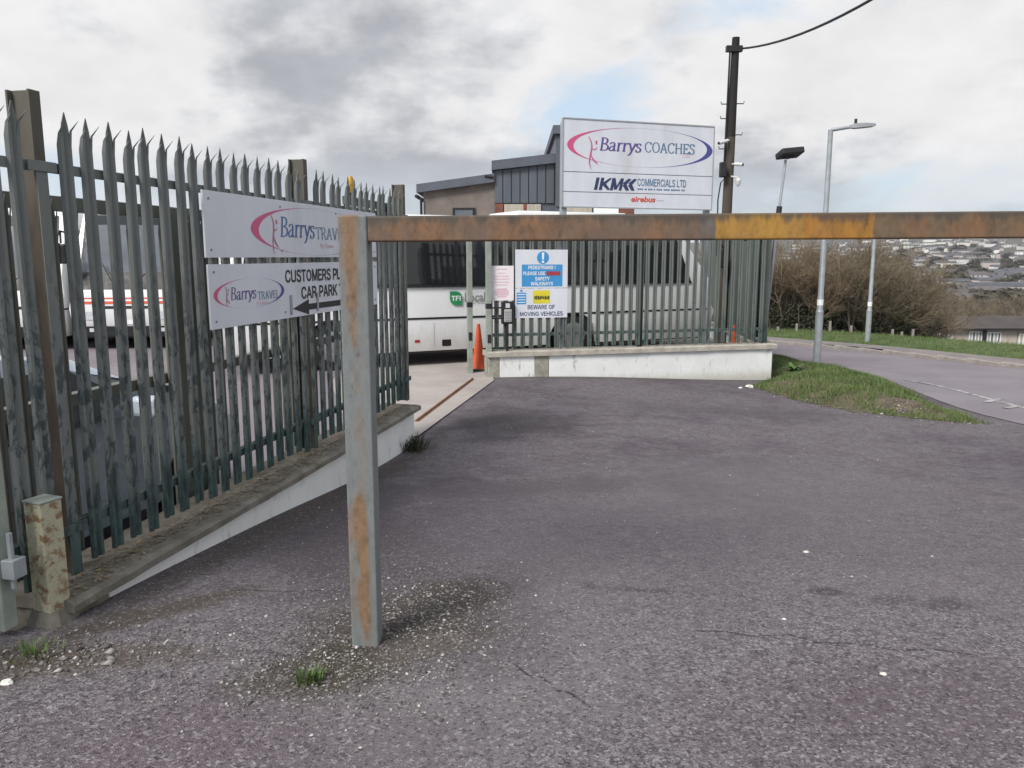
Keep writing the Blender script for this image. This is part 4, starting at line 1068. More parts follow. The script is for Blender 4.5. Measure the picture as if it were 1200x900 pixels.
MB().span((w*.18, -.006, h*.1), (w*.82, .0, h*.66)).build('key_panel', 'keypad_grey', KP, bevel=.003)
MB().span((w*.3, -.006, h*.72), (w*.68, .0, h*.92)).build('screen', 'lamp_glass', KP, bevel=.003)
for r_ in range(4):
    for c3 in range(3): MB().box((w*(.32+.18*c3), -.009, h*(.17+.12*r_)), (w*.1, .006, h*.07)).build('key', 'ink_grey', KP)
MB().span((w*.4, .03, -.55), (w*.6, .06, .0)).build('conduit', 'black_plastic', KP)
for z in (h*.25, h*.72): MB().span((-.2, .05, z-.012), (.0, .075, z+.012)).build('bracket', 'black_plastic', KP)

# ------------------------------------------------------------------ board with company names behind the right fence
B0 = at_y(659, 141, 13.95); B1 = at_y(838, 147.5, 14.9)
BTH = math.atan2(B1.y-B0.y, B1.x-B0.x); BO = Vector((B0.x, B0.y, 0))
BW = (Vector((B1.x, B1.y, 0))-BO).length
def BS(px, py): return on_plane(px, py, BO, BTH)
zT = (BS(661, 141)[1]+BS(836, 147)[1])/2; zB = (BS(661, 243)[1]+BS(834, 244)[1])/2
BD = thing('company_board', 'large white three-panel board with oval emblem and company names above the fence', 'sign', BO, BTH)
z1 = BS(661, 201)[1]; z2 = BS(661, 224.5)[1]
for a, b2 in ((z1+.008, zT), (z2+.008, z1-.004), (zB, z2-.004)):
    MB().span((.02, 0, a), (BW-.02, .016, b2)).build('panel', 'sign_white', BD, bevel=.002)
MB().span((.02, .018, zB), (BW-.02, .03, zT)).build('backing_sheet', 'ink_grey', BD)
for x in (.0, BW-.02): MB().span((x, -.01, zB-.02), (x+.02, .03, zT+.01)).build('edge_trim', 'aluminium_edge', BD)
MB().span((.02, -.01, zT+.001), (BW-.02, .03, zT+.02)).build('edge_trim', 'aluminium_edge', BD)
MB().span((.02, -.01, zB-.02), (BW-.02, .03, zB-.001)).build('edge_trim', 'aluminium_edge', BD)
for x in (.06, BW-.07): MB().span((x-.05, .032, 0), (x+.05, .12, zT-.05)).build('post', 'galvanised', BD, bevel=.005)
for z in (z1+.1, z2, zB+.1, zT-.15): MB().span((.12, .035, z-.03), (BW-.13, .07, z+.03)).build('cross_rail', 'galvanised', BD)
ea = BS(664.5, 171); eb = BS(835, 173); ezt = BS(750, 150.3)[1]; ezb = BS(750, 196)[1]
emblem(BD, (ea[0]+eb[0])/2, (ezt+ezb)/2, (eb[0]-ea[0])/2, (ezt-ezb)/2, .075, -.0025)
fx, fz = BS(691.5, 198); figure(BD, fx, fz, BS(691, 160)[1]-fz, -.004)
a = BS(702, 176); b_ = BS(751, 177); tp = BS(702, 161)[1]
serif_text('Barrys', 'ink_purple', BD, a[0], a[1], tp-a[1], b_[0]-a[0], .14, y=-.003, thick=.115, thin=.042)
a = BS(755, 178); b_ = BS(814, 178.5); tp = BS(755, 166.5)[1]
serif_text('COACHES', 'ink_slate', BD, a[0], a[1], tp-a[1], b_[0]-a[0], 0, y=-.003, thick=.105, thin=.045)
a = BS(799, 184.5); b_ = BS(808, 184.5); serif_text('Ltd', 'ink_palepink', BD, a[0], a[1], .07, b_[0]-a[0], .2, y=-.003)
# monogram: slanted bars, K M and chevrons
b = MB(); mz0 = BS(700, 222.5)[1]; mz1 = BS(700, 208)[1]; mx0 = BS(696, 215)[0]; mx1 = BS(744, 215)[0]; kz = (mz1-mz0)/.7; kx_ = (mx1-mx0)/2.62; dy = -.003
for pts, w in (([(.10, 0), (.10, .7)], .2), ([(.40, 0), (.40, .7)], .2), ([(.52, .34), (.92, .74)], .19), ([(.52, .38), (.94, -.04)], .21), ([(1.10, 0), (1.10, .7)], .18), ([(1.12, .72), (1.36, .06)], .19), ([(1.36, .06), (1.62, .72)], .12), ([(1.66, 0), (1.66, .7)], .18),
               ([(2.14, .74), (1.84, .35)], .24), ([(1.84, .37), (2.14, -.04)], .24), ([(2.50, .74), (2.20, .35)], .24), ([(2.20, .37), (2.50, -.04)], .24)):
    a = Vector(pts[0]); c = Vector(pts[1]); d_ = (c-a).normalized(); nn = Vector((-d_.y, d_.x))*w/2; vs = []
    for p in (a+nn, a-nn, c-nn, c+nn): z = min(.7, max(0, p.y)); vs.append((mx0+(p.x+.22*z)*kx_, dy, mz0+z*kz))
    b.add(vs, [(0, 1, 2, 3)]); dy -= .0001
b.build('monogram', 'ink_navy', BD)
a = BS(746.5, 218); b_ = BS(804, 218.2); tp = BS(746, 209)[1]
sans_text('COMMERCIALS LTD', 'ink_slate', BD, a[0], a[1], tp-a[1], b_[0]-a[0], -.003, .10)
a = BS(747, 222); b_ = BS(802, 222); b = MB()
xx = a[0]
while xx < b_[0]:
    w = random.uniform(.02, .04); b.add([(xx, -.003, a[1]-.006), (xx+w, -.003, a[1]-.006), (xx+w, -.003, a[1]+.02), (xx, -.003, a[1]+.02)], [(0, 1, 2, 3)]); xx += w+random.choice((.008, .008, .03))
b.build('small_print', 'ink_slate', BD)
a = BS(739.5, 236.2); b_ = BS(768, 236.2); text_mesh('eirebus', 'ink_orange', BD, a[0], a[1], .093, b_[0]-a[0], .03, .15, y=-.003)
a = BS(769.5, 235.4); b_ = BS(778, 235.4); rect_ = MB().add([(a[0], -.003, a[1]), (b_[0], -.003, a[1]), (b_[0], -.003, a[1]+.014), (a[0], -.003, a[1]+.014)], [(0, 1, 2, 3)]); rect_.build('small_print', 'ink_palegrey', BD)

# ------------------------------------------------------------------ coaches
def make_coach(label, loc, rz, L=8.7, H=2.98, Wd=2.4, wheels=(-3.2, -7.0), group=None, front='plain', stretch_z=1.0):
    t = thing('coach', label, 'coach', loc, rz, group)
    zs = stretch_z
    out = [(-L+.10, .30), (-L, .55), (-L+.02, 1.4), (-L+.14, 2.5), (-L+.34, H-.12), (-L+.7, H), (-1.35, H), (-1.0, H-.05), (-.82, H-.16), (-.26, 1.45), (-.06, 1.2), (0, .85), (0, .42), (-.06, .28)]
    out = [(x, z*zs) for x, z in out]
    # wheel arches cut into the skirt
    low = []
    for wx in sorted(wheels, reverse=True):
        for k in range(9):
            w = math.pi*k/8; low.append((wx+.56*math.cos(w), .34+.58*math.sin(w)) if 0 < k < 8 else (wx+.56*math.cos(w), .28))
    polyg = out+low
    half = lambda z: Wd/2-(.10*sst(1.35, H, z))
    me = bmesh.new(); n = len(polyg)
    A = [me.verts.new((x, -Wd/2, z)) for x, z in polyg]; B = [me.verts.new((x, Wd/2, z)) for x, z in polyg]
    me.faces.new(A); me.faces.new(B[::-1])
    rim = []
    for i in range(n):
        j = (i+1) % n; me.faces.new((A[i], B[i], B[j], A[j]))
    me.edges.ensure_lookup_table()
    for i in range(len(out)-1):
        for V in (A, B):
            e = me.edges.get((V[i], V[i+1]))
            if e: rim.append(e)
    bmesh.ops.bevel(me, geom=rim, offset=.13, segments=4, affect='EDGES', profile=.5, clamp_overlap=True)
    bmesh.ops.triangulate(me, faces=[f for f in me.faces if len(f.verts) > 4])
    bmesh.ops.recalc_face_normals(me, faces=me.faces)
    for v in me.verts: v.co.y *= half(v.co.z)/(Wd/2)
    m2 = bpy.data.meshes.new('body'); me.to_mesh(m2); me.free()
    for p in m2.polygons: p.use_smooth = True
    m2.set_sharp_from_angle(angle=R(32)); m2.materials.append(mat('coach_white')); link('body', m2, t)
    def sidep(name, m, pts, off=.008, parent=t, loc0=(0, 0, 0)):
        for sgn in (-1, 1):
            b = MB(); k = len(pts)
            b.add([(x, sgn*(half(z)+off), z) for x, z in pts]+[(x, sgn*(half(z)-.03), z) for x, z in pts], [tuple(range(k)), tuple(range(2*k-1, k-1, -1))]+[(i, i+k, (i+1) % k+k, (i+1) % k) for i in range(k)])
            b.build(name, m, parent)
    wb, wt = 1.46*zs, min(2.52, H-.34)*zs
    sidep('window_band', 'dark_trim', [(-L+.25, wb), (-.62, wb), (-.66, wb+.06), (-1.02, wt), (-1.1, wt+.05), (-L+.4, wt+.05)], .004)
    px = [-L+.42]
    while px[-1] < -2.6: px.append(px[-1]+1.24)
    for a, b2 in zip(px[:-1], px[1:]): sidep('side_window', 'tinted_glass', [(a+.03, wb+.06), (b2-.03, wb+.06), (b2-.03, wt), (a+.03, wt)], .010)
    a = px[-1]; sidep('side_window', 'tinted_glass', [(a+.03, wb+.06), (-.86, wb+.06), (-1.16, wt), (a+.03, wt)], .010)
    sidep('waist_line', 'dark_trim', [(-L+.05, .87), (-.08, .87), (-.08, .905), (-L+.05, .905)], .004)
    # front: windscreen follows the raked nose
    fxz = lambda z: np.interp(z, [p[1] for p in ((0, .42*zs), (0, .85*zs), (-.06, 1.2*zs), (-.26, 1.45*zs), (-.82, (H-.16)*zs))], [0, 0, -.06, -.26, -.82])
    def frontp(name, m, z0, z1, hw0, hw1, off=.01, y0=0.0, rows=4, parent=t):
        b = MB(); vs = []
        for r_ in range(rows+1):
            z = z0+(z1-z0)*r_/rows; hw = hw0+(hw1-hw0)*r_/rows
            for c in range(9):
                y = y0+hw*(c/4-1); bow = .10*max(0, abs(y)/(Wd/2)-.72)**1.5
                vs.append((fxz(z)+off-bow, y, z))
        for r_ in range(rows):
            for c in range(8):
                q = r_*9+c; b.f.append((q, q+1, q+10, q+9))
        b.v = [tuple(v) for v in vs]; o = b.build(name, m, parent, smooth=True); return o
    frontp('windscreen_surround', 'dark_trim', 1.24*zs, (H-.2)*zs, 1.06, 1.0, .012)
    ws = frontp('windscreen', 'windscreen_glass', 1.45*zs, (H-.42)*zs, 1.02, .96, .02)
    b = MB(); b.span((.004, -.014, 0), (.02, .014, (H-.42)*zs-1.45*zs)); 
    frontp('destination_box', 'tinted_glass', (H-.40)*zs, (H-.22)*zs, .9, .88, .02, rows=1)
    frontp('bumper', 'dark_trim', .30, .52, 1.06, 1.08, .03, rows=2)
    for sg in (-1, 1):
        hl = frontp('headlight', 'lamp_glass', .66, .84, .2, .2, .014, sg*.80, rows=2)
        frontp('fog_light', 'lamp_glass', .40, .48, .08, .08, .036, sg*.72, rows=1)
        b = MB(); b.tube([(-.35, sg*1.08, 2.35*zs), (-.05, sg*1.28, 2.42*zs), (.10, sg*1.33, 2.2*zs)], .022, 6); b.build('mirror_arm', 'dark_trim', t)
        MB().box((.10, sg*1.33, 1.98*zs), (.10, .2, .42)).build('mirror', 'dark_trim', t, bevel=.03)
        b = MB(); b.tube([(.0, sg*.28, 1.42*zs), (-.28, sg*.55, 1.72*zs+.05)], .011, 5); b.build('wiper', 'dark_trim', t)
    if front == 'red':
        frontp('red_stripe', 'ink_orange', 1.0, 1.06, .98, .98, .006, rows=1); frontp('red_stripe', 'ink_orange', 1.11, 1.14, .98, .98, .006, rows=1)
    frontp('number_plate', 'ink_white', .56, .66, .26, .26, .012, rows=1); frontp('grille', 'dark_trim', .90, .96, .5, .5, .008, rows=1)
    for wx in wheels:
        for sg in (-1, 1):
            y = sg*(Wd/2-.16); wh = MB(); wh.tube([(wx, y-.14, .44), (wx, y-.12, .44), (wx, y+.12, .44), (wx, y+.14, .44)], [.40, .44, .44, .40], 28)
            w_ = wh.build('wheel', 'tyre_rubber', t, smooth=True)
            MB().tube([(wx, y+sg*.141, .44), (wx, y+sg*.155, .44)], [.27, .2], 20).build('rim', 'steel_rim', w_)
    b = MB(); b.span((-L+.3, -Wd/2+.15, .24), (-.2, Wd/2-.15, .5)); b.build('underbody', 'dark_trim', t)
    return t
CTH = R(25)
cA = on_z(485, 427, .0); cdv = Vector((math.cos(CTH), math.sin(CTH), 0)); nside = Vector((cA.x, 14.75, 0))
# near (right-hand) flank passes through nside; find nose so that its pixel column is right
kx = (835-600)/F_PX
tt = (kx*nside.y*1.005-nside.x)/(cdv.x-kx*cdv.y)
nose = nside+cdv*tt; mid = nose+Vector((-cdv.y, cdv.x, 0))*1.2
wt_ = (.0775*nside.y-nside.x)/(cdv.x-.0775*cdv.y)
coach = make_coach('white coach with green logo standing just inside the gateway', (mid.x, mid.y, .014), CTH, L=10.2, H=2.79, wheels=(-(tt-wt_), -(tt-wt_)-4.9), group='coaches parked in the yard')
pod = MB(); pod.span((-4.6, -.75, 2.80), (-2.0, .75, 2.93)); pod.build('roof_pod', 'coach_white', coach, bevel=.06, smooth=True)
# livery on the near flank: built in the coach's own frame (x along, z up)
CO = nside; 
def CS(px, py): s, z = on_plane(px, py, CO, CTH); return s-tt, z-.014
LV = coach
def flank(name, m, pts, y=-1.2-.006): return MB().add([(x, y, z) for x, z in pts], [tuple(range(len(pts)))]).build(name, m, LV)
a = CS(527, 341.5); b_ = CS(541.5, 357.5); w = b_[0]-a[0]; h = a[1]-b_[1]; r_ = .5
lf = [(a[0]+w*x, b_[1]+h*z) for x, z in ((0, .45), (.08, .2), (.3, .04), (.55, 0), (1, 0), (1, .55), (.95, .78), (.75, .95), (.5, 1), (0, 1))]
flank('green_leaf_logo', 'ink_green', lf)
sans_text('TFI', 'ink_white', LV, a[0]+w*.12, b_[1]+h*.32, h*.36, w*.78, -1.209, .14)
a = CS(544.5, 353.5); text_mesh('Local', 'ink_grey', LV, a[0], a[1], .17, .42, .02, y=-1.207)
text_mesh('Link', 'ink_palegrey', LV, a[0]+.47, a[1], .17, .34, 0, y=-1.207)
a = CS(544.5, 344.5); text_mesh('Transport for Ireland', 'ink_palegrey', LV, a[0], a[1], .06, .72, 0, y=-1.207)
a = CS(518, 398); b_ = CS(528.5, 405); flank('locker_handle', 'dark_trim', [(a[0], a[1]), (b_[0], a[1]), (b_[0], b_[1]), (a[0], b_[1])])
a = CS(486, 398.5); b_ = CS(492, 401.5); flank('side_reflector', 'tail_red', [(a[0], a[1]), (b_[0], a[1]), (b_[0], b_[1]), (a[0], b_[1])])
for px in (508, 548, 600, 640, 712, 745, 780):
    a = CS(px, 378); b_ = CS(px, 411); flank('locker_seam', 'ink_palegrey', [(a[0], a[1]), (a[0]+.012, a[1]), (a[0]+.012, b_[1]), (a[0], b_[1])])

yc = [((85, 215), 17.5, 'white coach with red front stripes seen nose-on through the left fence', 'red', 1.06), ((-62, 70), 17.2, 'white coach parked nose-on at the far left behind the fence', 'plain', 1.05),
      ((232, 345), 20.0, 'white coach parked nose-on behind the two travel signs', 'plain', 1.05), ((-230, -90), 17.3, 'outermost white coach parked nose-on, left of the others', 'plain', 1.04)]
for (p0, p1), Y, lab, fr, zs in yc:
    X = ((p0+p1)/2-600)/F_PX*Y
    make_coach(lab, (X, Y, .014), R(-90)+math.atan2(X, Y)*-.25, L=10.5, wheels=(-2.3, -7.4), group='coaches parked in the yard', front=fr, stretch_z=zs)

# ------------------------------------------------------------------ car behind the left fence
def make_car(label, loc, rz):
    t = thing('parked_car', label, 'car', loc, rz)
    Wd = 1.76
    out = [(-4.1, .35), (-4.14, .62), (-4.08, .95), (-3.95, 1.02), (-3.45, 1.34), (-3.1, 1.42), (-2.2, 1.44), (-1.75, 1.385), (-1.02, 1.0), (-.55, .93), (-.15, .80), (-.02, .62), (0, .42), (-.08, .25)]
    low = []
    for wx in (-.82, -3.36):
        for k in range(9):
            w = math.pi*k/8; low.append((wx+.36*math.cos(w), .25+.42*math.sin(w)))
    P = out+low; half = lambda z: Wd/2-.22*sst(.9, 1.48, z)-.05*sst(.5, .2, z)
    me = bmesh.new(); n = len(P); A = [me.verts.new((x, -Wd/2, z)) for x, z in P]; B = [me.verts.new((x, Wd/2, z)) for x, z in P]
    me.faces.new(A); me.faces.new(B[::-1])
    for i in range(n): j = (i+1) % n; me.faces.new((A[i], B[i], B[j], A[j]))
    rim = [me.edges.get((V[i], V[i+1])) for i in range(len(out)-1) for V in (A, B)]
    bmesh.ops.bevel(me, geom=[e for e in rim if e], offset=.09, segments=4, affect='EDGES', profile=.5, clamp_overlap=True)
    bmesh.ops.triangulate(me, faces=[f for f in me.faces if len(f.verts) > 4]); bmesh.ops.recalc_face_normals(me, faces=me.faces)
    for v in me.verts: v.co.y *= half(v.co.z)/(Wd/2)*(1-.10*sst(-.9, 0, v.co.x))
    m2 = bpy.data.meshes.new('body'); me.to_mesh(m2); me.free()
    for p in m2.polygons: p.use_smooth = True
    m2.set_sharp_from_angle(angle=R(34)); m2.materials.append(mat('car_paint')); link('body', m2, t)
    for pts in ([(-3.5, 1.0), (-2.5, .98), (-2.5, 1.34), (-3.2, 1.34)], [(-2.44, .98), (-1.25, .96), (-1.85, 1.32), (-2.44, 1.34)]):
        for sg in (-1, 1):
            k = len(pts); MB().add([(x, sg*(half(z)+.006), z) for x, z in pts]+[(x, sg*(half(z)-.03), z) for x, z in pts], [tuple(range(k)), tuple(range(2*k-1, k-1, -1))]+[(i, i+k, (i+1) % k+k, (i+1) % k) for i in range(k)]).build('side_window', 'car_glass', t)
    for name, x0, z0, x1, z1 in (('windscreen', -1.09, 1.05, -1.70, 1.365), ('rear_window', -3.9, 1.07, -3.5, 1.32)):
        s = 1 if name == 'windscreen' else -1
        MB().add([(x0+.03*s, -.66, z0), (x0+.03*s, .66, z0), (x1+.03*s, .56, z1), (x1+.03*s, -.56, z1)], [(0, 1, 2, 3)]).build(name, 'car_glass', t)
    for sg in (-1, 1):
        MB().box((-.14, sg*.58, .68), (.2, .3, .14)).build('headlight', 'lamp_glass', t, bevel=.03)
        MB().box((-4.06, sg*.62, .82), (.12, .22, .26)).build('tail_light', 'tail_red', t, bevel=.03)
        MB().box((-1.45, sg*.98, 1.02), (.12, .2, .14)).build('wing_mirror', 'car_paint', t, bevel=.03)
        for wx in (-.82, -3.36):
            y = sg*(Wd/2-.12); wh = MB().tube([(wx, y-.1, .31), (wx, y-.08, .31), (wx, y+.08, .31), (wx, y+.1, .31)], [.28, .31, .31, .28], 24).build('wheel', 'tyre_rubber', t, smooth=True)
            MB().tube([(wx, y+sg*.101, .31), (wx, y+sg*.11, .31)], [.2, .16], 16).build('rim', 'steel_rim', wh)
    MB().box((-.01, 0, .38), (.05, 1.3, .18)).build('bumper_grille', 'dark_trim', t, bevel=.02)
    return t
cp_ = FO-FN*1.5+FE*2.8
make_car('silver blue hatchback parked close behind the left palisade fence', (cp_.x, cp_.y, .014), FTH)

# ------------------------------------------------------------------ workshop building beyond
YB = 31.0
WK = thing('workshop', 'workshop with brown pebbledash gable and grey clad upper storey behind the coach', 'building', (0, YB, 0))
def wx(px): return (px-600)/F_PX*YB*1.0
def wz(py): return at_y(600, py, YB).z
zL, zL2 = wz(219), wz(206.5); xL, xM = wx(497), wx(580)
MB().prism([(xL+.05, 0), (xM, 0), (xM, zL2-.2), (xL+.05, zL-.2)], 0, 11).build('gable_wall', 'pebbledash', WK)
MB().prism([(xL-.18, zL-.23), (xM, zL2-.23), (xM, zL2+.08), (xL-.18, zL+.08)], -.25, 11.2).build('roof_verge', 'roof_edge', WK)
MB().tube([(xL-.2, -.1, zL-.35), (xL-.2, 11, zL-.35)], .07, 8).build('gutter', 'black_plastic', WK)
MB().tube([(xL-.02, -.12, zL-.4), (xL-.02, -.12, .1)], .05, 8).build('downpipe', 'black_plastic', WK)
w0, w1 = wx(532), wx(558)
fr = MB(); fr.span((w0, -.06, wz(275)), (w1, .02, wz(243.5))); fr.build('window', 'black_plastic', WK)
MB().span((w0+.1, -.075, wz(274)), (w1-.1, -.062, wz(246.5))).build('pane', 'pane_glass', WK)
xT, xR = wx(649), wx(738); z3, z3b = wz(192.5), wz(184)
# clad storey, panel by panel
npn = 7; e = (xT-xM-.02)/npn
for i in range(npn):
    a = xM+.01+i*e; b2 = a+e-.035; za = z3+(z3b-z3)*(a-xM)/(xT-xM)-.25; zb4 = z3+(z3b-z3)*(b2-xM)/(xT-xM)-.25
    MB().prism([(a, wz(238)), (b2, wz(238)), (b2, zb4), (a, za)], -.12, -.05).build('cladding_panel', 'grey_cladding', WK)
MB().prism([(xM, 0), (xT, 0), (xT, z3b-.24), (xM, z3-.24)], -.04, 11).build('clad_wall', 'grey_cladding', WK)
MB().prism([(xM-.1, z3-.24), (xT, z3b-.24), (xT, z3b+.1), (xM-.1, z3+.1)], -.3, 11.1).build('roof_verge', 'roof_edge', WK)
MB().span((xM+.02, -.14, 0), (xM+.32, -.045, wz(239))).build('brick_pier', 'brick_red', WK)
for a, b2 in ((591, 613), (617, 633)):
    MB().span((wx(a), -.13, .3), (wx(b2), -.05, wz(239.5))).build('shutter_door', 'shutter_cream', WK)
MB().span((wx(613), -.14, 0), (wx(617), -.05, wz(239))).build('brick_pier', 'brick_red', WK)
# tall part
zTt = wz(150)
MB().span((xT, -.5, 0), (xR, 11, zTt-.3)).build('tall_wall', 'grey_cladding', WK)
for i in range(6):
    a = xT+.02+i*(xR-xT)/6; MB().span((a, -.56, wz(243)), (a+(xR-xT)/6-.04, -.505, zTt-.34)).build('cladding_panel', 'grey_cladding', WK)
MB().span((xT-.12, -.7, zTt-.3), (xR+.1, 11.1, zTt)).build('roof_verge', 'roof_edge', WK)
for a, b2, m in ((660, 690, 'shutter_cream'), (692, 720, 'ink_white')): MB().span((wx(a), -.57, .3), (wx(b2), -.51, wz(243.6))).build('shutter_door', m, WK)
MB().span((wx(721), -.58, 0), (wx(737), -.51, wz(243.6))).build('brick_pier', 'brick_red', WK)
MB().tube([(xM-.05, -.25, z3-.5), (xM-.35, -.25, z3-.45)], .06, 6).build('flue_stub', 'black_plastic', WK)

# ------------------------------------------------------------------ poles, lamps, cable
PY = 18.0
pt = at_y(862.5, 44, PY); pbp = at_y(851, 262, PY)
sl_ = (pt.x-pbp.x)/(pt.z-pbp.z); base = Vector((pbp.x-sl_*(pbp.z-.0), PY, 0))
TP = thing('telegraph_pole', 'dark wooden telegraph pole with step irons behind the company board', 'telegraph pole', base)
hgt = pt.z; P_ = lambda z, dx=0, dy=0: (sl_*z+dx, dy, z)
MB().tube([P_(-.3), P_(2.5), P_(4.6)], [.13, .112, .10], 16, True).build('lower_shaft', 'pole_timber', TP, smooth=True)
MB().tube([P_(4.602), P_(hgt*.9), P_(hgt)], [.10, .086, .08], 16, True).build('upper_shaft', 'pole_tar', TP, smooth=True)
for px, py, sgn in ((870, 121.5, 1), (851, 122, -1), (850, 139, -1), (868, 158, 1), (848, 174.5, -1)):
    p = at_y(px, py, PY); z = p.z; MB().tube([P_(z), P_(z, sgn*.24), P_(z+.05, sgn*.25)], .012, 6).build('step_iron', 'black_plastic', TP)
MB().box(P_(at_y(860, 58, PY).z, -.04, -.05), (.34, .12, .12)).build('cable_bracket', 'black_plastic', TP)
MB().tube([P_(at_y(856, z, PY).z, -.125, -.05) for z in (60, 100, 150, 190)], .02, 6).build('riser_cable', 'pole_tar', TP)
MB().tube([P_(at_y(846, z, PY).z, dx, -.12) for z, dx in ((205, -.05), (215, -.2), (235, -.24), (300, -.2))], .015, 6).build('riser_cable', 'pole_tar', TP)
def camera_on_pole(px0, py0, px1, py1, label):
    a = at_y(px0, py0, PY-.14); b2 = at_y(px1, py1, PY-.3); t = thing('security_camera', label, 'camera', a, 0, 'security cameras on the telegraph pole')
    d = b2-a
    MB().tube([(0, .05, 0), d*.25], .022, 6).build('bracket', 'camera_white', t)
    MB().tube([d*.2, d*.95], .038, 10).build('camera_body', 'camera_white', t, smooth=True)
    MB().tube([d*.96, d*1.0], .03, 10).build('lens', 'black_plastic', t)
camera_on_pole(855, 164, 842, 168, 'white bullet camera aimed left from the telegraph pole')
camera_on_pole(859, 192, 871, 193, 'white bullet camera aimed right from the telegraph pole')
a = at_y(847, 199, PY-.2); t = thing('junction_box', 'black junction box strapped to the left of the telegraph pole', 'junction box', a)
MB().box((0, 0, 0), (.14, .12, .32)).build('housing', 'black_plastic', t, bevel=.02); MB().box((.08, .04, -.05), (.12, .04, .05)).build('bracket', 'black_plastic', t)
a = at_y(865, 213, PY-.15); t = thing('dome_camera', 'small white dome camera low on the right of the telegraph pole', 'camera', a)
MB().tube([(0, 0, -.1), (0, 0, -.05), (0, 0, .03), (0, 0, .08)], [.02, .05, .06, .02], 12).build('dome', 'camera_white', t, smooth=True); MB().tube([(-.15, .05, .12), (0, 0, .08)], .02, 6).build('bracket', 'camera_white', t)
ca = at_y(868, 57, PY); cb = at_y(1022, -1, 12.5); pts = []
for i in range(29):
    f = 2.6*i/28; p = ca+(cb-ca)*f; p.z += .55*f*(f-1); pts.append(p-ca)
t = thing('overhead_cable', 'black overhead cable rising from the telegraph pole to the right', 'cable', ca); MB().tube(pts, .022, 6).build('cable_strand', 'black_plastic', t)
# floodlight leaning outwards from the fence corner
FY = 15.0; f0 = at_y(893, 398, FY); f1 = at_y(921, 185, FY)
FL = thing('floodlight', 'black floodlight on a leaning pole above the fence corner', 'floodlight', f0); d = f1-f0
MB().tube([(0, 0, -.3), d*.72], .036, 10).build('pole', 'ink_grey', FL); MB().tube([d*.70, d*.74], .05, 10).build('collar', 'black_plastic', FL); MB().tube([d*.72, d*.99], .026, 8).build('upper_pole', 'galvanised', FL)
hd = MB(); hd.box((0, 0, 0), (.42, .32, .11)); H_ = hd.build('lamp_head', 'black_plastic', FL, d+Vector((.06, -.02, .08)), (R(-14), R(-6), R(8)), bevel=.02)
MB().box((0, -.01, -.046), (.33, .23, .006)).build('lamp_lens', 'lamp_glass', H_)
MB().tube([(-.22, 0, -.02), (-.06, 0, -.1), (.2, 0, -.02)], .012, 6).build('yoke', 'black_plastic', H_)
def street_lamp(label, px, py, ptop, Y, arm, hpost=None):
    b0 = at_y(px, py, Y); tz = at_y(px, ptop, Y).z; t = thing('street_lamp', label, 'street lamp', (b0.x, Y, b0.z-.1), 0, 'street lamps along the road'); h = tz-b0.z+.1
    MB().tube([(0, 0, 0), (0, 0, 1.15)], .078, 16).build('base_shaft', 'galvanised', t, smooth=True)
    MB().tube([(0, 0, 1.15), (0, 0, 1.2), (0, 0, h)], [.078, .06, .047], 16).build('shaft', 'galvanised', t, smooth=True)
    MB().tube([(0, 0, 1.28), (0, 0, 1.40)], .064, 16).build('number_band', 'ink_white', t)
    MB().tube([(0, 0, h-.05), (.03, 0, h), (arm*.5, -.05, h+.05)], [.045, .04, .03], 10).build('arm', 'galvanised', t, smooth=True)
    b = MB(); vs = []
    for x, w, z0, z1 in ((arm*.42, .03, .02, .08), (arm*.55, .08, .015, .11), (arm*.75, .11, .03, .12), (arm*.98, .09, .05, .11), (arm*1.03, .04, .07, .1)):
        vs += [(x, -.05-w, h+z0), (x, -.05+w, h+z0), (x, -.05+w*.7, h+z1), (x, -.05-w*.7, h+z1)]
    b.add(vs, [(r*4+k, r*4+(k+1) % 4, (r+1)*4+(k+1) % 4, (r+1)*4+k) for r in range(4) for k in range(4)]+[(0, 1, 2, 3), (16, 17, 18, 19)]); b.build('lantern', 'ink_grey', t, bevel=.006)
    MB().tube([(arm*.56, -.05, h+.10), (arm*.56, -.05, h+.2)], .03, 8).build('photocell', 'black_plastic', t)
street_lamp('grey street lamp rising from the grass bank by the wall corner', 957, 424, 152, 16.6, .84)
street_lamp('more distant slim street lamp on the verge across the road', 1016, 405, 264, 23.8, .7)

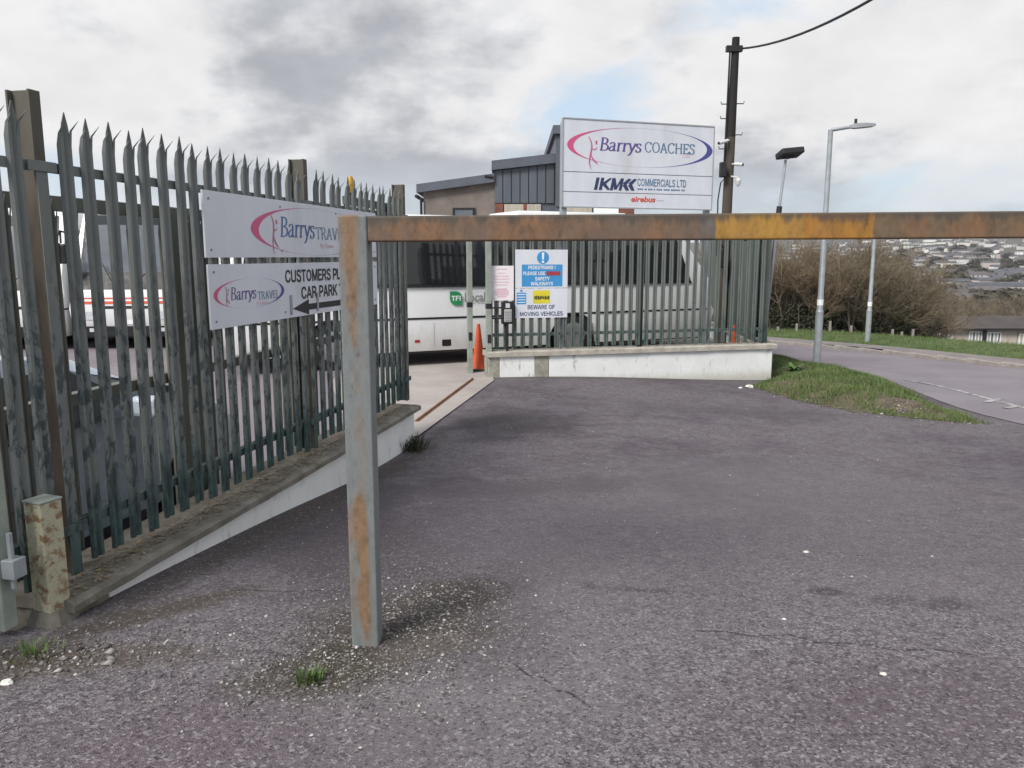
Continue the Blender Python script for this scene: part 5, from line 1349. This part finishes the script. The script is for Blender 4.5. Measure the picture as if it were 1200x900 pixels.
# ------------------------------------------------------------------ bare bushes and trees
def twig_mesh(seed, h, spread, stems, depth, dens, m_stem, m_twig, thick=.035):
    rnd = random.Random(seed); st = MB(); tw = []
    def grow(p, d, l, r, lev):
        n = 3; pts = [p]; q = p.copy(); dd = d.copy()
        for i in range(n):
            dd = (dd+Vector((rnd.gauss(0, .16), rnd.gauss(0, .16), rnd.gauss(.05, .10)))).normalized(); q = q+dd*(l/n); pts.append(q.copy())
        if lev <= 1: st.tube(pts, [r, r*.85, r*.7, r*.55], 5, False)
        else: tw.append((pts, r))
        if lev < depth:
            for k in range(dens[lev]):
                i = rnd.choice((1, 2, 2, 3, 3)); a = rnd.uniform(.35, .95); ax = Vector((rnd.gauss(0, 1), rnd.gauss(0, 1), rnd.gauss(0, .6))).normalized()
                nd = (Matrix.Rotation(a, 3, ax) @ dd).normalized(); nd.z = nd.z*.8+.12; grow(pts[i], nd.normalized(), l*rnd.uniform(.5, .78), r*.55, lev+1)
    for s in range(stems):
        a = rnd.random()*6.283; lean = rnd.uniform(.05, spread); grow(Vector((rnd.gauss(0, .25), rnd.gauss(0, .25), 0)), Vector((math.cos(a)*lean, math.sin(a)*lean, 1)).normalized(), h*rnd.uniform(.38, .55), thick, 0)
    vs = []; fs = []
    for pts, r in tw:
        o = len(vs); side = Vector((rnd.gauss(0, 1), rnd.gauss(0, 1), rnd.gauss(0, 1))).normalized()
        rr = max(r, .006)
        for i, p in enumerate(pts):
            t = (pts[min(i+1, 3)]-pts[max(i-1, 0)]).normalized(); a = t.cross(side).normalized(); b = t.cross(a); w = rr*(1-.22*i)
            for k in range(3): vs.append(p+(a*math.cos(k*2.094)+b*math.sin(k*2.094))*w)
        for i in range(3):
            for k in range(3): fs.append((o+i*3+k, o+i*3+(k+1) % 3, o+i*3+3+(k+1) % 3, o+i*3+3+k))
    so = st.build('stem', m_stem); sm = so.data; bpy.data.objects.remove(so)
    to = raw('twigs', [tuple(v) for v in vs], fs, m_twig); tm = to.data; bpy.data.objects.remove(to)
    return sm, tm
def leaf_mesh(seed, n, rx, rz, size, m):
    rg = np.random.default_rng(seed); u = rg.normal(size=(n, 3)); u /= np.linalg.norm(u, axis=1)[:, None]; rad = rg.random(n)**.45
    c = u*rad[:, None]*np.array([rx, rx, rz])+np.array([0, 0, rz*.9]); keep = c[:, 2] > 0; c = c[keep]; n = len(c)
    a = rg.normal(size=(n, 3)); a /= np.linalg.norm(a, axis=1)[:, None]; b = np.cross(a, rg.normal(size=(n, 3))); b /= np.linalg.norm(b, axis=1)[:, None]
    s = size*(.5+rg.random((n, 1))); v = np.stack([c-a*s, c+b*s*.6, c+a*s, c-b*s*.6], 1).reshape(-1, 3)
    o = raw('leaves', v, np.arange(n*4).reshape(-1, 4), m); me = o.data; bpy.data.objects.remove(o); return me
BUSH = [twig_mesh(11+i, 3.3, .75, 7, 4, [5, 5, 5, 4], 'bark_dark', ('bark_twig', 'bark_twig_red', 'bark_twig', 'bark_dark')[i]) for i in range(4)]
IVY = [leaf_mesh(3+i, 1700, 1.0, .7, .04, 'ivy_leaf') for i in range(2)]
blist = [(905, 31.5, .95, 1), (928, 33, 1.05, 0), (952, 31, 1.0, 1), (972, 34, 1.12, 2), (995, 31.5, 1.08, 0), (1014, 34, 1.15, 1), (1036, 32, 1.05, 2), (1052, 35, 1.12, 0), (1066, 33, .88, 0), (1082, 36, .76, 2), (1094, 38.5, .60, 0),
         (915, 36, 1.12, 2), (945, 37.5, 1.2, 1), (985, 38, 1.2, 0), (1025, 38, 1.2, 1), (1062, 39.5, 1.05, 3), (882, 32, 1.0, 0), (860, 33.5, 1.05, 2)]
_ORD = 'first second third fourth fifth sixth seventh eighth ninth tenth eleventh'.split()
for i, (px, Y, s, k) in enumerate(blist):
    X = (px-600)/F_PX*Y; z = h_base(X, Y)-.1
    t = thing('bare_bush', ('leafless brown bush, %s from the wall corner in the front row of the thicket' % _ORD[i] if i < 11 else 'leafless brown bush filling the back row of the thicket'), 'bush', (X, Y, z), random.random()*6.28, 'leafless bushes of the roadside thicket'); s *= random.uniform(.93, 1.08); t.scale = (s*1.1, s*1.1, s*random.uniform(.95, 1.05)*.97)
    link('stem', BUSH[k][0], t); link('twigs', BUSH[k][1], t)
    if i % 3 != 1: link('undergrowth', IVY[i % 2], t)
TREE = [twig_mesh(40+i, 9, .35, 2, 4, [6, 6, 6, 4], 'bark_dark', 'bark_dark' if i else 'bark_twig', .16) for i in range(2)]
_ORD2 = _ORD+'twelfth thirteenth fourteenth fifteenth sixteenth'.split()
for i in range(16):
    Y = random.uniform(120, 230); px = 1085+i*9.5+random.uniform(-3, 3); X = (px-600)/F_PX*Y; z = h_base(X, Y)
    top = at_y(px, random.uniform(338, 352), Y).z; t = thing('bare_tree', 'distant dark leafless tree, %s from the left behind the bungalow roofs' % _ORD2[i], 'tree', (X, Y, z-.3), random.random()*6.28, 'distant trees behind the bungalows')
    s = max(.5, (top-z)/10.5); t.scale = (s, s, s); link('trunk', TREE[i % 2][0], t); link('crown', TREE[i % 2][1], t); 

# ------------------------------------------------------------------ bungalows across the road
def bungalow(label, p0, p1, Y, wins, pipe=None):
    x0 = (p0-600)/F_PX*Y; x1 = (p1-600)/F_PX*Y; ze = at_y(1100, 384, Y).z; z0 = ze-2.7
    t = thing('bungalow', label, 'house', (x0, Y, z0), R(0), 'terraced bungalows below the road'); w = x1-x0; h = 2.7
    MB().span((0.02, 0, -2.0), (w-.02, 7.5, h)).build('wall', 'house_render', t)
    MB().add([(-.0, -.45, h-.1), (w, -.45, h-.1), (w, 3.75, h+.62), (0, 3.75, h+.62), (w, 7.95, h-.1), (0, 7.95, h-.1), (0, -.45, h-.0), (w, -.45, h-.0)], [(0, 1, 7, 6), (6, 7, 2, 3), (3, 2, 4, 5), (0, 6, 3, 5), (1, 4, 2, 7), (0, 5, 4, 1)]).build('roof', 'dark_roof_tile', t)
    MB().span((0, -.53, h-.12), (w, -.46, h-.03)).build('gutter', 'black_plastic', t)
    for a, b2, zt, zb4, nv in wins:
        xa = (a-600)/F_PX*Y-x0; xb = (b2-600)/F_PX*Y-x0; zT = at_y(1100, zt, Y).z-z0; zBm = at_y(1100, zb4, Y).z-z0
        f = MB(); 
        f.span((xa, -.09, zT-.09), (xb, -.003, zT)); f.span((xa, -.09, zBm), (xb, -.003, zBm+.09))
        for k in range(nv+1):
            x = xa+(xb-xa)*k/nv; x = min(max(x, xa+.045), xb-.045); f.span((x-.045, -.088, zBm+.091), (x+.045, -.003, zT-.091))
        fo = f.build('window_frame', 'upvc_white', t)
        for k in range(nv):
            xx = xa+(xb-xa)*k/nv; MB().span((xx+.05, -.05, zBm+.1), (xx+(xb-xa)/nv-.05, -.004, zT-.1)).build('pane', 'pane_glass' if k % 2 else 'shutter_cream', fo)
        MB().span((xa-.1, -.16, zBm-.1), (xb+.1, -.002, zBm-.005)).build('window_sill', 'upvc_white', t)
    if pipe:
        xp = (pipe-600)/F_PX*Y-x0; MB().span((xp-.11, -.3, -1.5), (xp+.11, -.17, h-.13)).build('downpipe', 'black_plastic', t)
bungalow('bungalow with one wide bay window at the thicket end of the row', 1100, 1154, 60, [(1102, 1117.5, 386.5, 399.5, 3), (1136.5, 1152, 388, 402, 4)], 1153.5)
bungalow('bungalow with a part-open window beyond the dark downpipe', 1154.3, 1194, 60.0, [(1157.5, 1174.5, 389, 403, 4)])
bungalow('bungalow cut off by the right edge of the picture', 1194.3, 1250, 60.0, [(1195.5, 1206, 391, 404, 2), (1218, 1236, 391, 404, 4)])
ORD = 'first second third fourth fifth sixth seventh eighth ninth tenth eleventh twelfth thirteenth fourteenth fifteenth sixteenth'.split()
for i, px in enumerate((912, 934, 957, 973, 998, 1047, 1058, 1071)):
    Y = 29.5; X = (px-600)/F_PX*Y; t = thing('marker_post', 'small white marker post, %s from the wall corner along the thicket' % ORD[i], 'post', (X, Y, h_base(X, Y)-.05), 0, 'white marker posts on the verge')
    MB().span((-.035, -.035, 0), (.035, .035, random.uniform(.16, .42))).build('post_tube', 'kerb_concrete', t)

# ------------------------------------------------------------------ town on the far hillside
far_meshes = {}
def far_house(X, Y, w, hh, m_w, m_r, rz, dep=8):
    key = (round(w), round(hh), m_w, m_r)
    if key not in far_meshes:
        b = MB().span((-w/2, -dep/2, -6), (w/2, dep/2, hh)); o = b.build('wall', m_w); wm = o.data; bpy.data.objects.remove(o)
        r = MB().add([(-w/2-.2, -dep/2-.4, hh+.02), (w/2+.2, -dep/2-.4, hh+.02), (w/2+.2, dep/2+.4, hh+.02), (-w/2-.2, dep/2+.4, hh+.02), (-w/2-.2, 0, hh+2.6), (w/2+.2, 0, hh+2.6)], [(0, 1, 5, 4), (2, 3, 4, 5), (0, 4, 3), (1, 2, 5), (0, 3, 2, 1)])
        o = r.build('roof', m_r); rm = o.data; bpy.data.objects.remove(o)
        b = MB()
        for f in (-.27, .27):
            for z in (1.0, hh-2.0): b.span((w*f-.6, -dep/2-.06, z), (w*f+.6, -dep/2-.01, z+1.2))
        o = b.build('windows', 'tinted_glass'); im = o.data; bpy.data.objects.remove(o)
        far_meshes[key] = (wm, rm, im)
    wm, rm, im = far_meshes[key]
    t = thing('terraced_house', 'small pale terraced house in the town on the far hillside', 'house', (X, Y, h_base(X, Y)), rz, 'houses on the far hillside')
    link('wall', wm, t); link('roof', rm, t); tag(link('windows', im, t), kind='stuff')
cnt = 0; rr = random.Random(5)
while cnt < 292:
    f = rr.random(); Y = 420+1450*f**1.25; px = rr.uniform(895, 1215)
    if px < 1050 and Y < 900: continue
    if rr.random() < .35: px = rr.uniform(1090, 1215)
    k = rr.choice((1, 2, 3, 3, 4, 5, 7)); w = rr.choice((7, 8, 9, 11)); ang = rr.choice((-.5, -.2, 0, .12, .3, .9)); mw = rr.choice('aaabeecd'); mr = 'far_roof_'+rr.choice('aabc'); hh = rr.choice((4, 5, 5, 6))
    X0 = (px-600)/F_PX*Y
    for i in range(k):
        q = (i-k/2)*w; 
        if cnt < 292: far_house(X0+q*math.cos(ang), Y+q*math.sin(ang), w, hh, 'far_wall_'+(mw if rr.random() < .7 else rr.choice('abecd')), mr, ang); cnt += 1
V = []; Fw = []; Fr = []
def mass(name, walls, n, mseed):
    r2 = random.Random(mseed); b = MB()
    for _ in range(n):
        Y = 600+1500*r2.random()**1.1; px = r2.uniform(880, 1225)
        if px < 1040 and Y < 950: continue
        X = (px-600)/F_PX*Y; z = h_base(X, Y); a = r2.choice((-.5, -.2, 0, .12, .3, .9)); w = r2.uniform(8, 34); d = 8; hh = r2.uniform(3.5, 6.5); rot = Matrix.Rotation(a, 3, 'Z'); o = Vector((X, Y, z))
        b.add([o+rot @ Vector(p) for p in ((-w/2, -4, -5), (w/2, -4, -5), (w/2, 4, -5), (-w/2, 4, -5), (-w/2, -4, hh), (w/2, -4, hh), (w/2, 4, hh), (-w/2, 4, hh))], [(0, 1, 5, 4), (1, 2, 6, 5), (2, 3, 7, 6), (3, 0, 4, 7)])
        V.append((o, rot, w, hh))
    return tag(b.build(name, walls), kind='stuff')
mass('far_town_walls', 'far_wall_a', 90, 1); mass('far_town_walls', 'far_wall_b', 80, 2); mass('far_town_walls', 'far_wall_c', 70, 3)
b = MB()
for o, rot, w, hh in V:
    b.add([o+rot @ Vector(p) for p in ((-w/2, -4.4, hh), (w/2, -4.4, hh), (w/2, 4.4, hh), (-w/2, 4.4, hh), (-w/2, 0, hh+2.4), (w/2, 0, hh+2.4))], [(0, 1, 5, 4), (2, 3, 4, 5), (0, 4, 3), (1, 2, 5)])
tag(b.build('far_town_roofs', 'far_roof_a'), kind='stuff')
CLUMP = [leaf_mesh(70+i, 420, 7, 5, 1.3, 'far_foliage') for i in range(3)]
for i in range(298):
    Y = 330+1250*rr.random()**1.2; px = rr.uniform(880, 1225); X = (px-600)/F_PX*Y
    t = link('distant_tree', CLUMP[i % 3], None, (X, Y, h_base(X, Y)-1)); s = rr.uniform(.55, 1.15)*(1 if rr.random() < .8 else 1.6); t.scale = (s*1.5, s, s*rr.uniform(.6, 1.0)); tag(t, 'small dark tree among the houses of the far hillside', 'tree', 'trees among the hillside houses')

# ------------------------------------------------------------------ loose stones, weeds, litter
def stones(name, spots, m='loose_chippings'):
    n = len(spots); o = np.array([[1, 0, 0], [-1, 0, 0], [0, 1, 0], [0, -1, 0], [0, 0, 1], [0, 0, -1]], dtype=np.float32)
    f = np.array([[0, 2, 4], [2, 1, 4], [1, 3, 4], [3, 0, 4], [2, 0, 5], [1, 2, 5], [3, 1, 5], [0, 3, 5]])
    V = np.zeros((n, 6, 3), dtype=np.float32)
    for i, (x, y, r_) in enumerate(spots):
        a = random.random()*6.28; ca, sa = math.cos(a), math.sin(a); k = o*np.array([r_*random.uniform(.7, 1.5), r_*random.uniform(.6, 1.1), r_*random.uniform(.4, .75)])*(.75+.5*RNG.random((6, 1)))
        V[i, :, 0] = x+k[:, 0]*ca-k[:, 1]*sa; V[i, :, 1] = y+k[:, 0]*sa+k[:, 1]*ca; V[i, :, 2] = h_loose(x, y)+k[:, 2]+r_*.2
    F = (f[None]+(np.arange(n)*6)[:, None, None]).reshape(-1, 3); return tag(raw(name, V.reshape(-1, 3), F, m), kind='stuff')
sp = []
def h_loose(x, y): return h_isl(x, y) if (3.6 < x < 7.8 and 9.5 < y < 21 and inside(ISL, x, y)) else h_tar(x, y)
def around(px, py, z, rx, ry, n, rmin=.0025, rmax=.009):
    p = on_z(px, py, z)
    for _ in range(n): sp.append((p.x+random.gauss(0, rx), p.y+random.gauss(0, ry), rmin+(rmax-rmin)*random.random()**2.5))
around(430, 745, .36, .33, .28, 1500, .003, .011); around(500, 715, .34, .25, .3, 1100, .003, .012); around(380, 790, .38, .3, .15, 700, .003, .012); around(520, 690, .33, .2, .2, 400, .004, .013)
around(150, 735, .41, .38, .14, 600, .003, .012); around(40, 745, .43, .3, .12, 350, .003, .014); around(100, 745, .43, .08, .06, 30, .01, .03)
for _ in range(3600):
    y = 1.9+3.8*random.random()**1.6; x = random.uniform(-.75*y-.1, .75*y); sp.append((x, y, .002+.005*random.random()**3))
for _ in range(900):
    y = random.uniform(4, 13); sp.append((random.uniform(-.2*y, .6*y), y, .003+.008*random.random()**3))
for i in range(420):   # crumbs along the ragged edge of the bank
    a = random.random(); k = random.choice((0, 1, 2, 3)); p = Vector(ISL[k]).lerp(Vector(ISL[k+1]), a); sp.append((p.x+random.gauss(0, .12), p.y-abs(random.gauss(0, .1)), .004+.012*random.random()**2))
around(1055, 478, -.1, .16, .14, 160, .006, .03)
for i in range(160):   # swept against the left wall
    f = random.random(); b0 = FO+FE*(4.8*f)+FN*random.uniform(.22, .55); sp.append((b0.x, b0.y, .003+.010*random.random()**2))
sp = [q for q in sp if q[0] > left_edge(q[1])+.25 or q[1] < 3.3]
stones('gravel', sp)
V = []; Fq = []
for i in range(2600):   # leaf bits and grit lying on the coping
    x = random.uniform(-.28, 4.9); y = random.gauss(-.09, .07)
    if not -.23 < y < .19: continue
    a = random.random()*6.28; l = random.uniform(.003, .012); w = l*random.uniform(.3, .8); z = COP+.007; p = FO+FE*x-FN*y; k = len(V)
    for u, v in ((-l, -w), (l, -w*.6), (l*.8, w), (-l, w)): V.append((p.x+u*math.cos(a)-v*math.sin(a), p.y+u*math.sin(a)+v*math.cos(a), z+random.uniform(0, .006)))
    Fq.append((k, k+1, k+2, k+3))
tag(raw('leaf_litter', V, Fq, 'litter_bits'), kind='stuff')
def pebble(px, py, z, r_, label):
    p = on_z(px, py, z); b = MB(); n = 8; vs = []
    for ring_, (zz, k) in enumerate(((0, .8), (.35, 1), (.75, .7))):
        for i in range(n): a = i*6.283/n; q = k*random.uniform(.75, 1.1); vs.append((r_*q*math.cos(a), r_*q*.75*math.sin(a), r_*zz*.8))
    b.add(vs, [(r*n+i, r*n+(i+1) % n, (r+1)*n+(i+1) % n, (r+1)*n+i) for r in range(2) for i in range(n)]+[tuple(range(2*n, 3*n)), tuple(range(n))[::-1]])
    o = b.build('stone', 'white_stone', None, (p.x, p.y, h_tar(p.x, p.y)-.004)); tag(o, label, 'stone')
pebble(878, 452, -.15, .085, 'largest white stone lying at the right foot of the white wall')
pebble(868, 453, -.15, .04, 'small white stone beside the largest one at the wall foot')
pebble(945, 645, .25, .02, 'lone pale stone on the open tarmac below the yellow beam section')
pebble(919, 722, .32, .013, 'pale chip on the tarmac near the cracked hollow')
pebble(1036, 781, .36, .016, 'pale chip on the tarmac towards the lower right corner')
pebble(5, 778, .42, .03, 'flat white fragment at the left edge of the tarmac')
def tuft(name, label, px, py, z, n, h, m='grass_blade', r_=.07, zoff=0):
    p = on_z(px, py, z); vs = []; fs = []
    for i in range(n):
        a = random.random()*6.283; q = random.random()*r_; x, y = q*math.cos(a), q*math.sin(a); hh = h*random.uniform(.4, 1); b = a+random.gauss(0, .6); l = hh*random.uniform(.2, .8); w = random.uniform(.003, .006); c, s = -math.sin(b)*w, math.cos(b)*w
        k = len(vs); vs += [(x-c, y-s, 0), (x+c, y+s, 0), (x+math.cos(b)*l*.5+c*.7, y+math.sin(b)*l*.5+s*.7, hh*.65), (x+math.cos(b)*l*.5-c*.7, y+math.sin(b)*l*.5-s*.7, hh*.65), (x+math.cos(b)*l, y+math.sin(b)*l, hh)]; fs += [(k, k+1, k+2, k+3), (k+3, k+2, k+4)]
    o = MB().add(vs, fs).build(name, m, None, (p.x, p.y, h_tar(p.x, p.y)+zoff)); tag(o, label, 'weed'); return o
tuft('grass_tuft', 'small green grass tuft on the stony dirt left of the barrier post', 362, 787, .38, 90, .055, r_=.06)
tuft('grass_tuft', 'dark weedy grass tuft at the far foot of the left white wall', 484, 520, .06, 220, .17, 'ivy_leaf', .16)
tuft('grass_tuft', 'thin dry weeds sprouting at the foot of the stub post', 38, 742, .43, 60, .06, 'grass_blade', .12)
# broad-leaved dock beside the wall corner
p = on_z(930, 432, -.1); vs = []; fs = []
for i in range(22):
    a = random.random()*6.283; l = random.uniform(.14, .3); up = random.uniform(.3, 1.2); d = Vector((math.cos(a), math.sin(a), up)).normalized(); s = Vector((-math.sin(a), math.cos(a), 0)); k = len(vs)
    for f, w, dr in ((0, .008, 0), (.35, .04, 0), (.7, .035, -.02), (1, .004, -.07)):
        q = d*l*f+Vector((0, 0, dr)); vs += [tuple(q-s*w), tuple(q+s*w)]
    fs += [(k+2*j, k+2*j+1, k+2*j+3, k+2*j+2) for j in range(3)]
o = MB().add(vs, fs).build('dock_plant', 'dock_leaf', None, (p.x, p.y, h_isl(p.x, p.y))); tag(o, 'broad-leaved green plant on the grass bank by the wall corner', 'plant')

# ------------------------------------------------------------------ the damp air over the valley
hm = bpy.data.materials.new('air'); hm.use_nodes = True; nt = hm.node_tree; nt.nodes.clear()
vo = nt.nodes.new('ShaderNodeVolumePrincipled'); vo.inputs['Density'].default_value = .00010; vo.inputs['Color'].default_value = (.9, .93, .98, 1); vo.inputs['Anisotropy'].default_value = .2
nt.links.new(vo.outputs[0], nt.nodes.new('ShaderNodeOutputMaterial').inputs['Volume']); MATS['air'] = hm
zs_ = [v.co.z for v in bpy.data.objects['ground'].data.vertices]; xs_ = [v.co.x for v in bpy.data.objects['ground'].data.vertices]; ys_ = [v.co.y for v in bpy.data.objects['ground'].data.vertices]
tag(MB().span((min(xs_)-5, min(ys_)-5, min(zs_)-8), (max(xs_)+5, max(ys_)+5, max(zs_)+25)).build('haze', 'air'), kind='stuff')
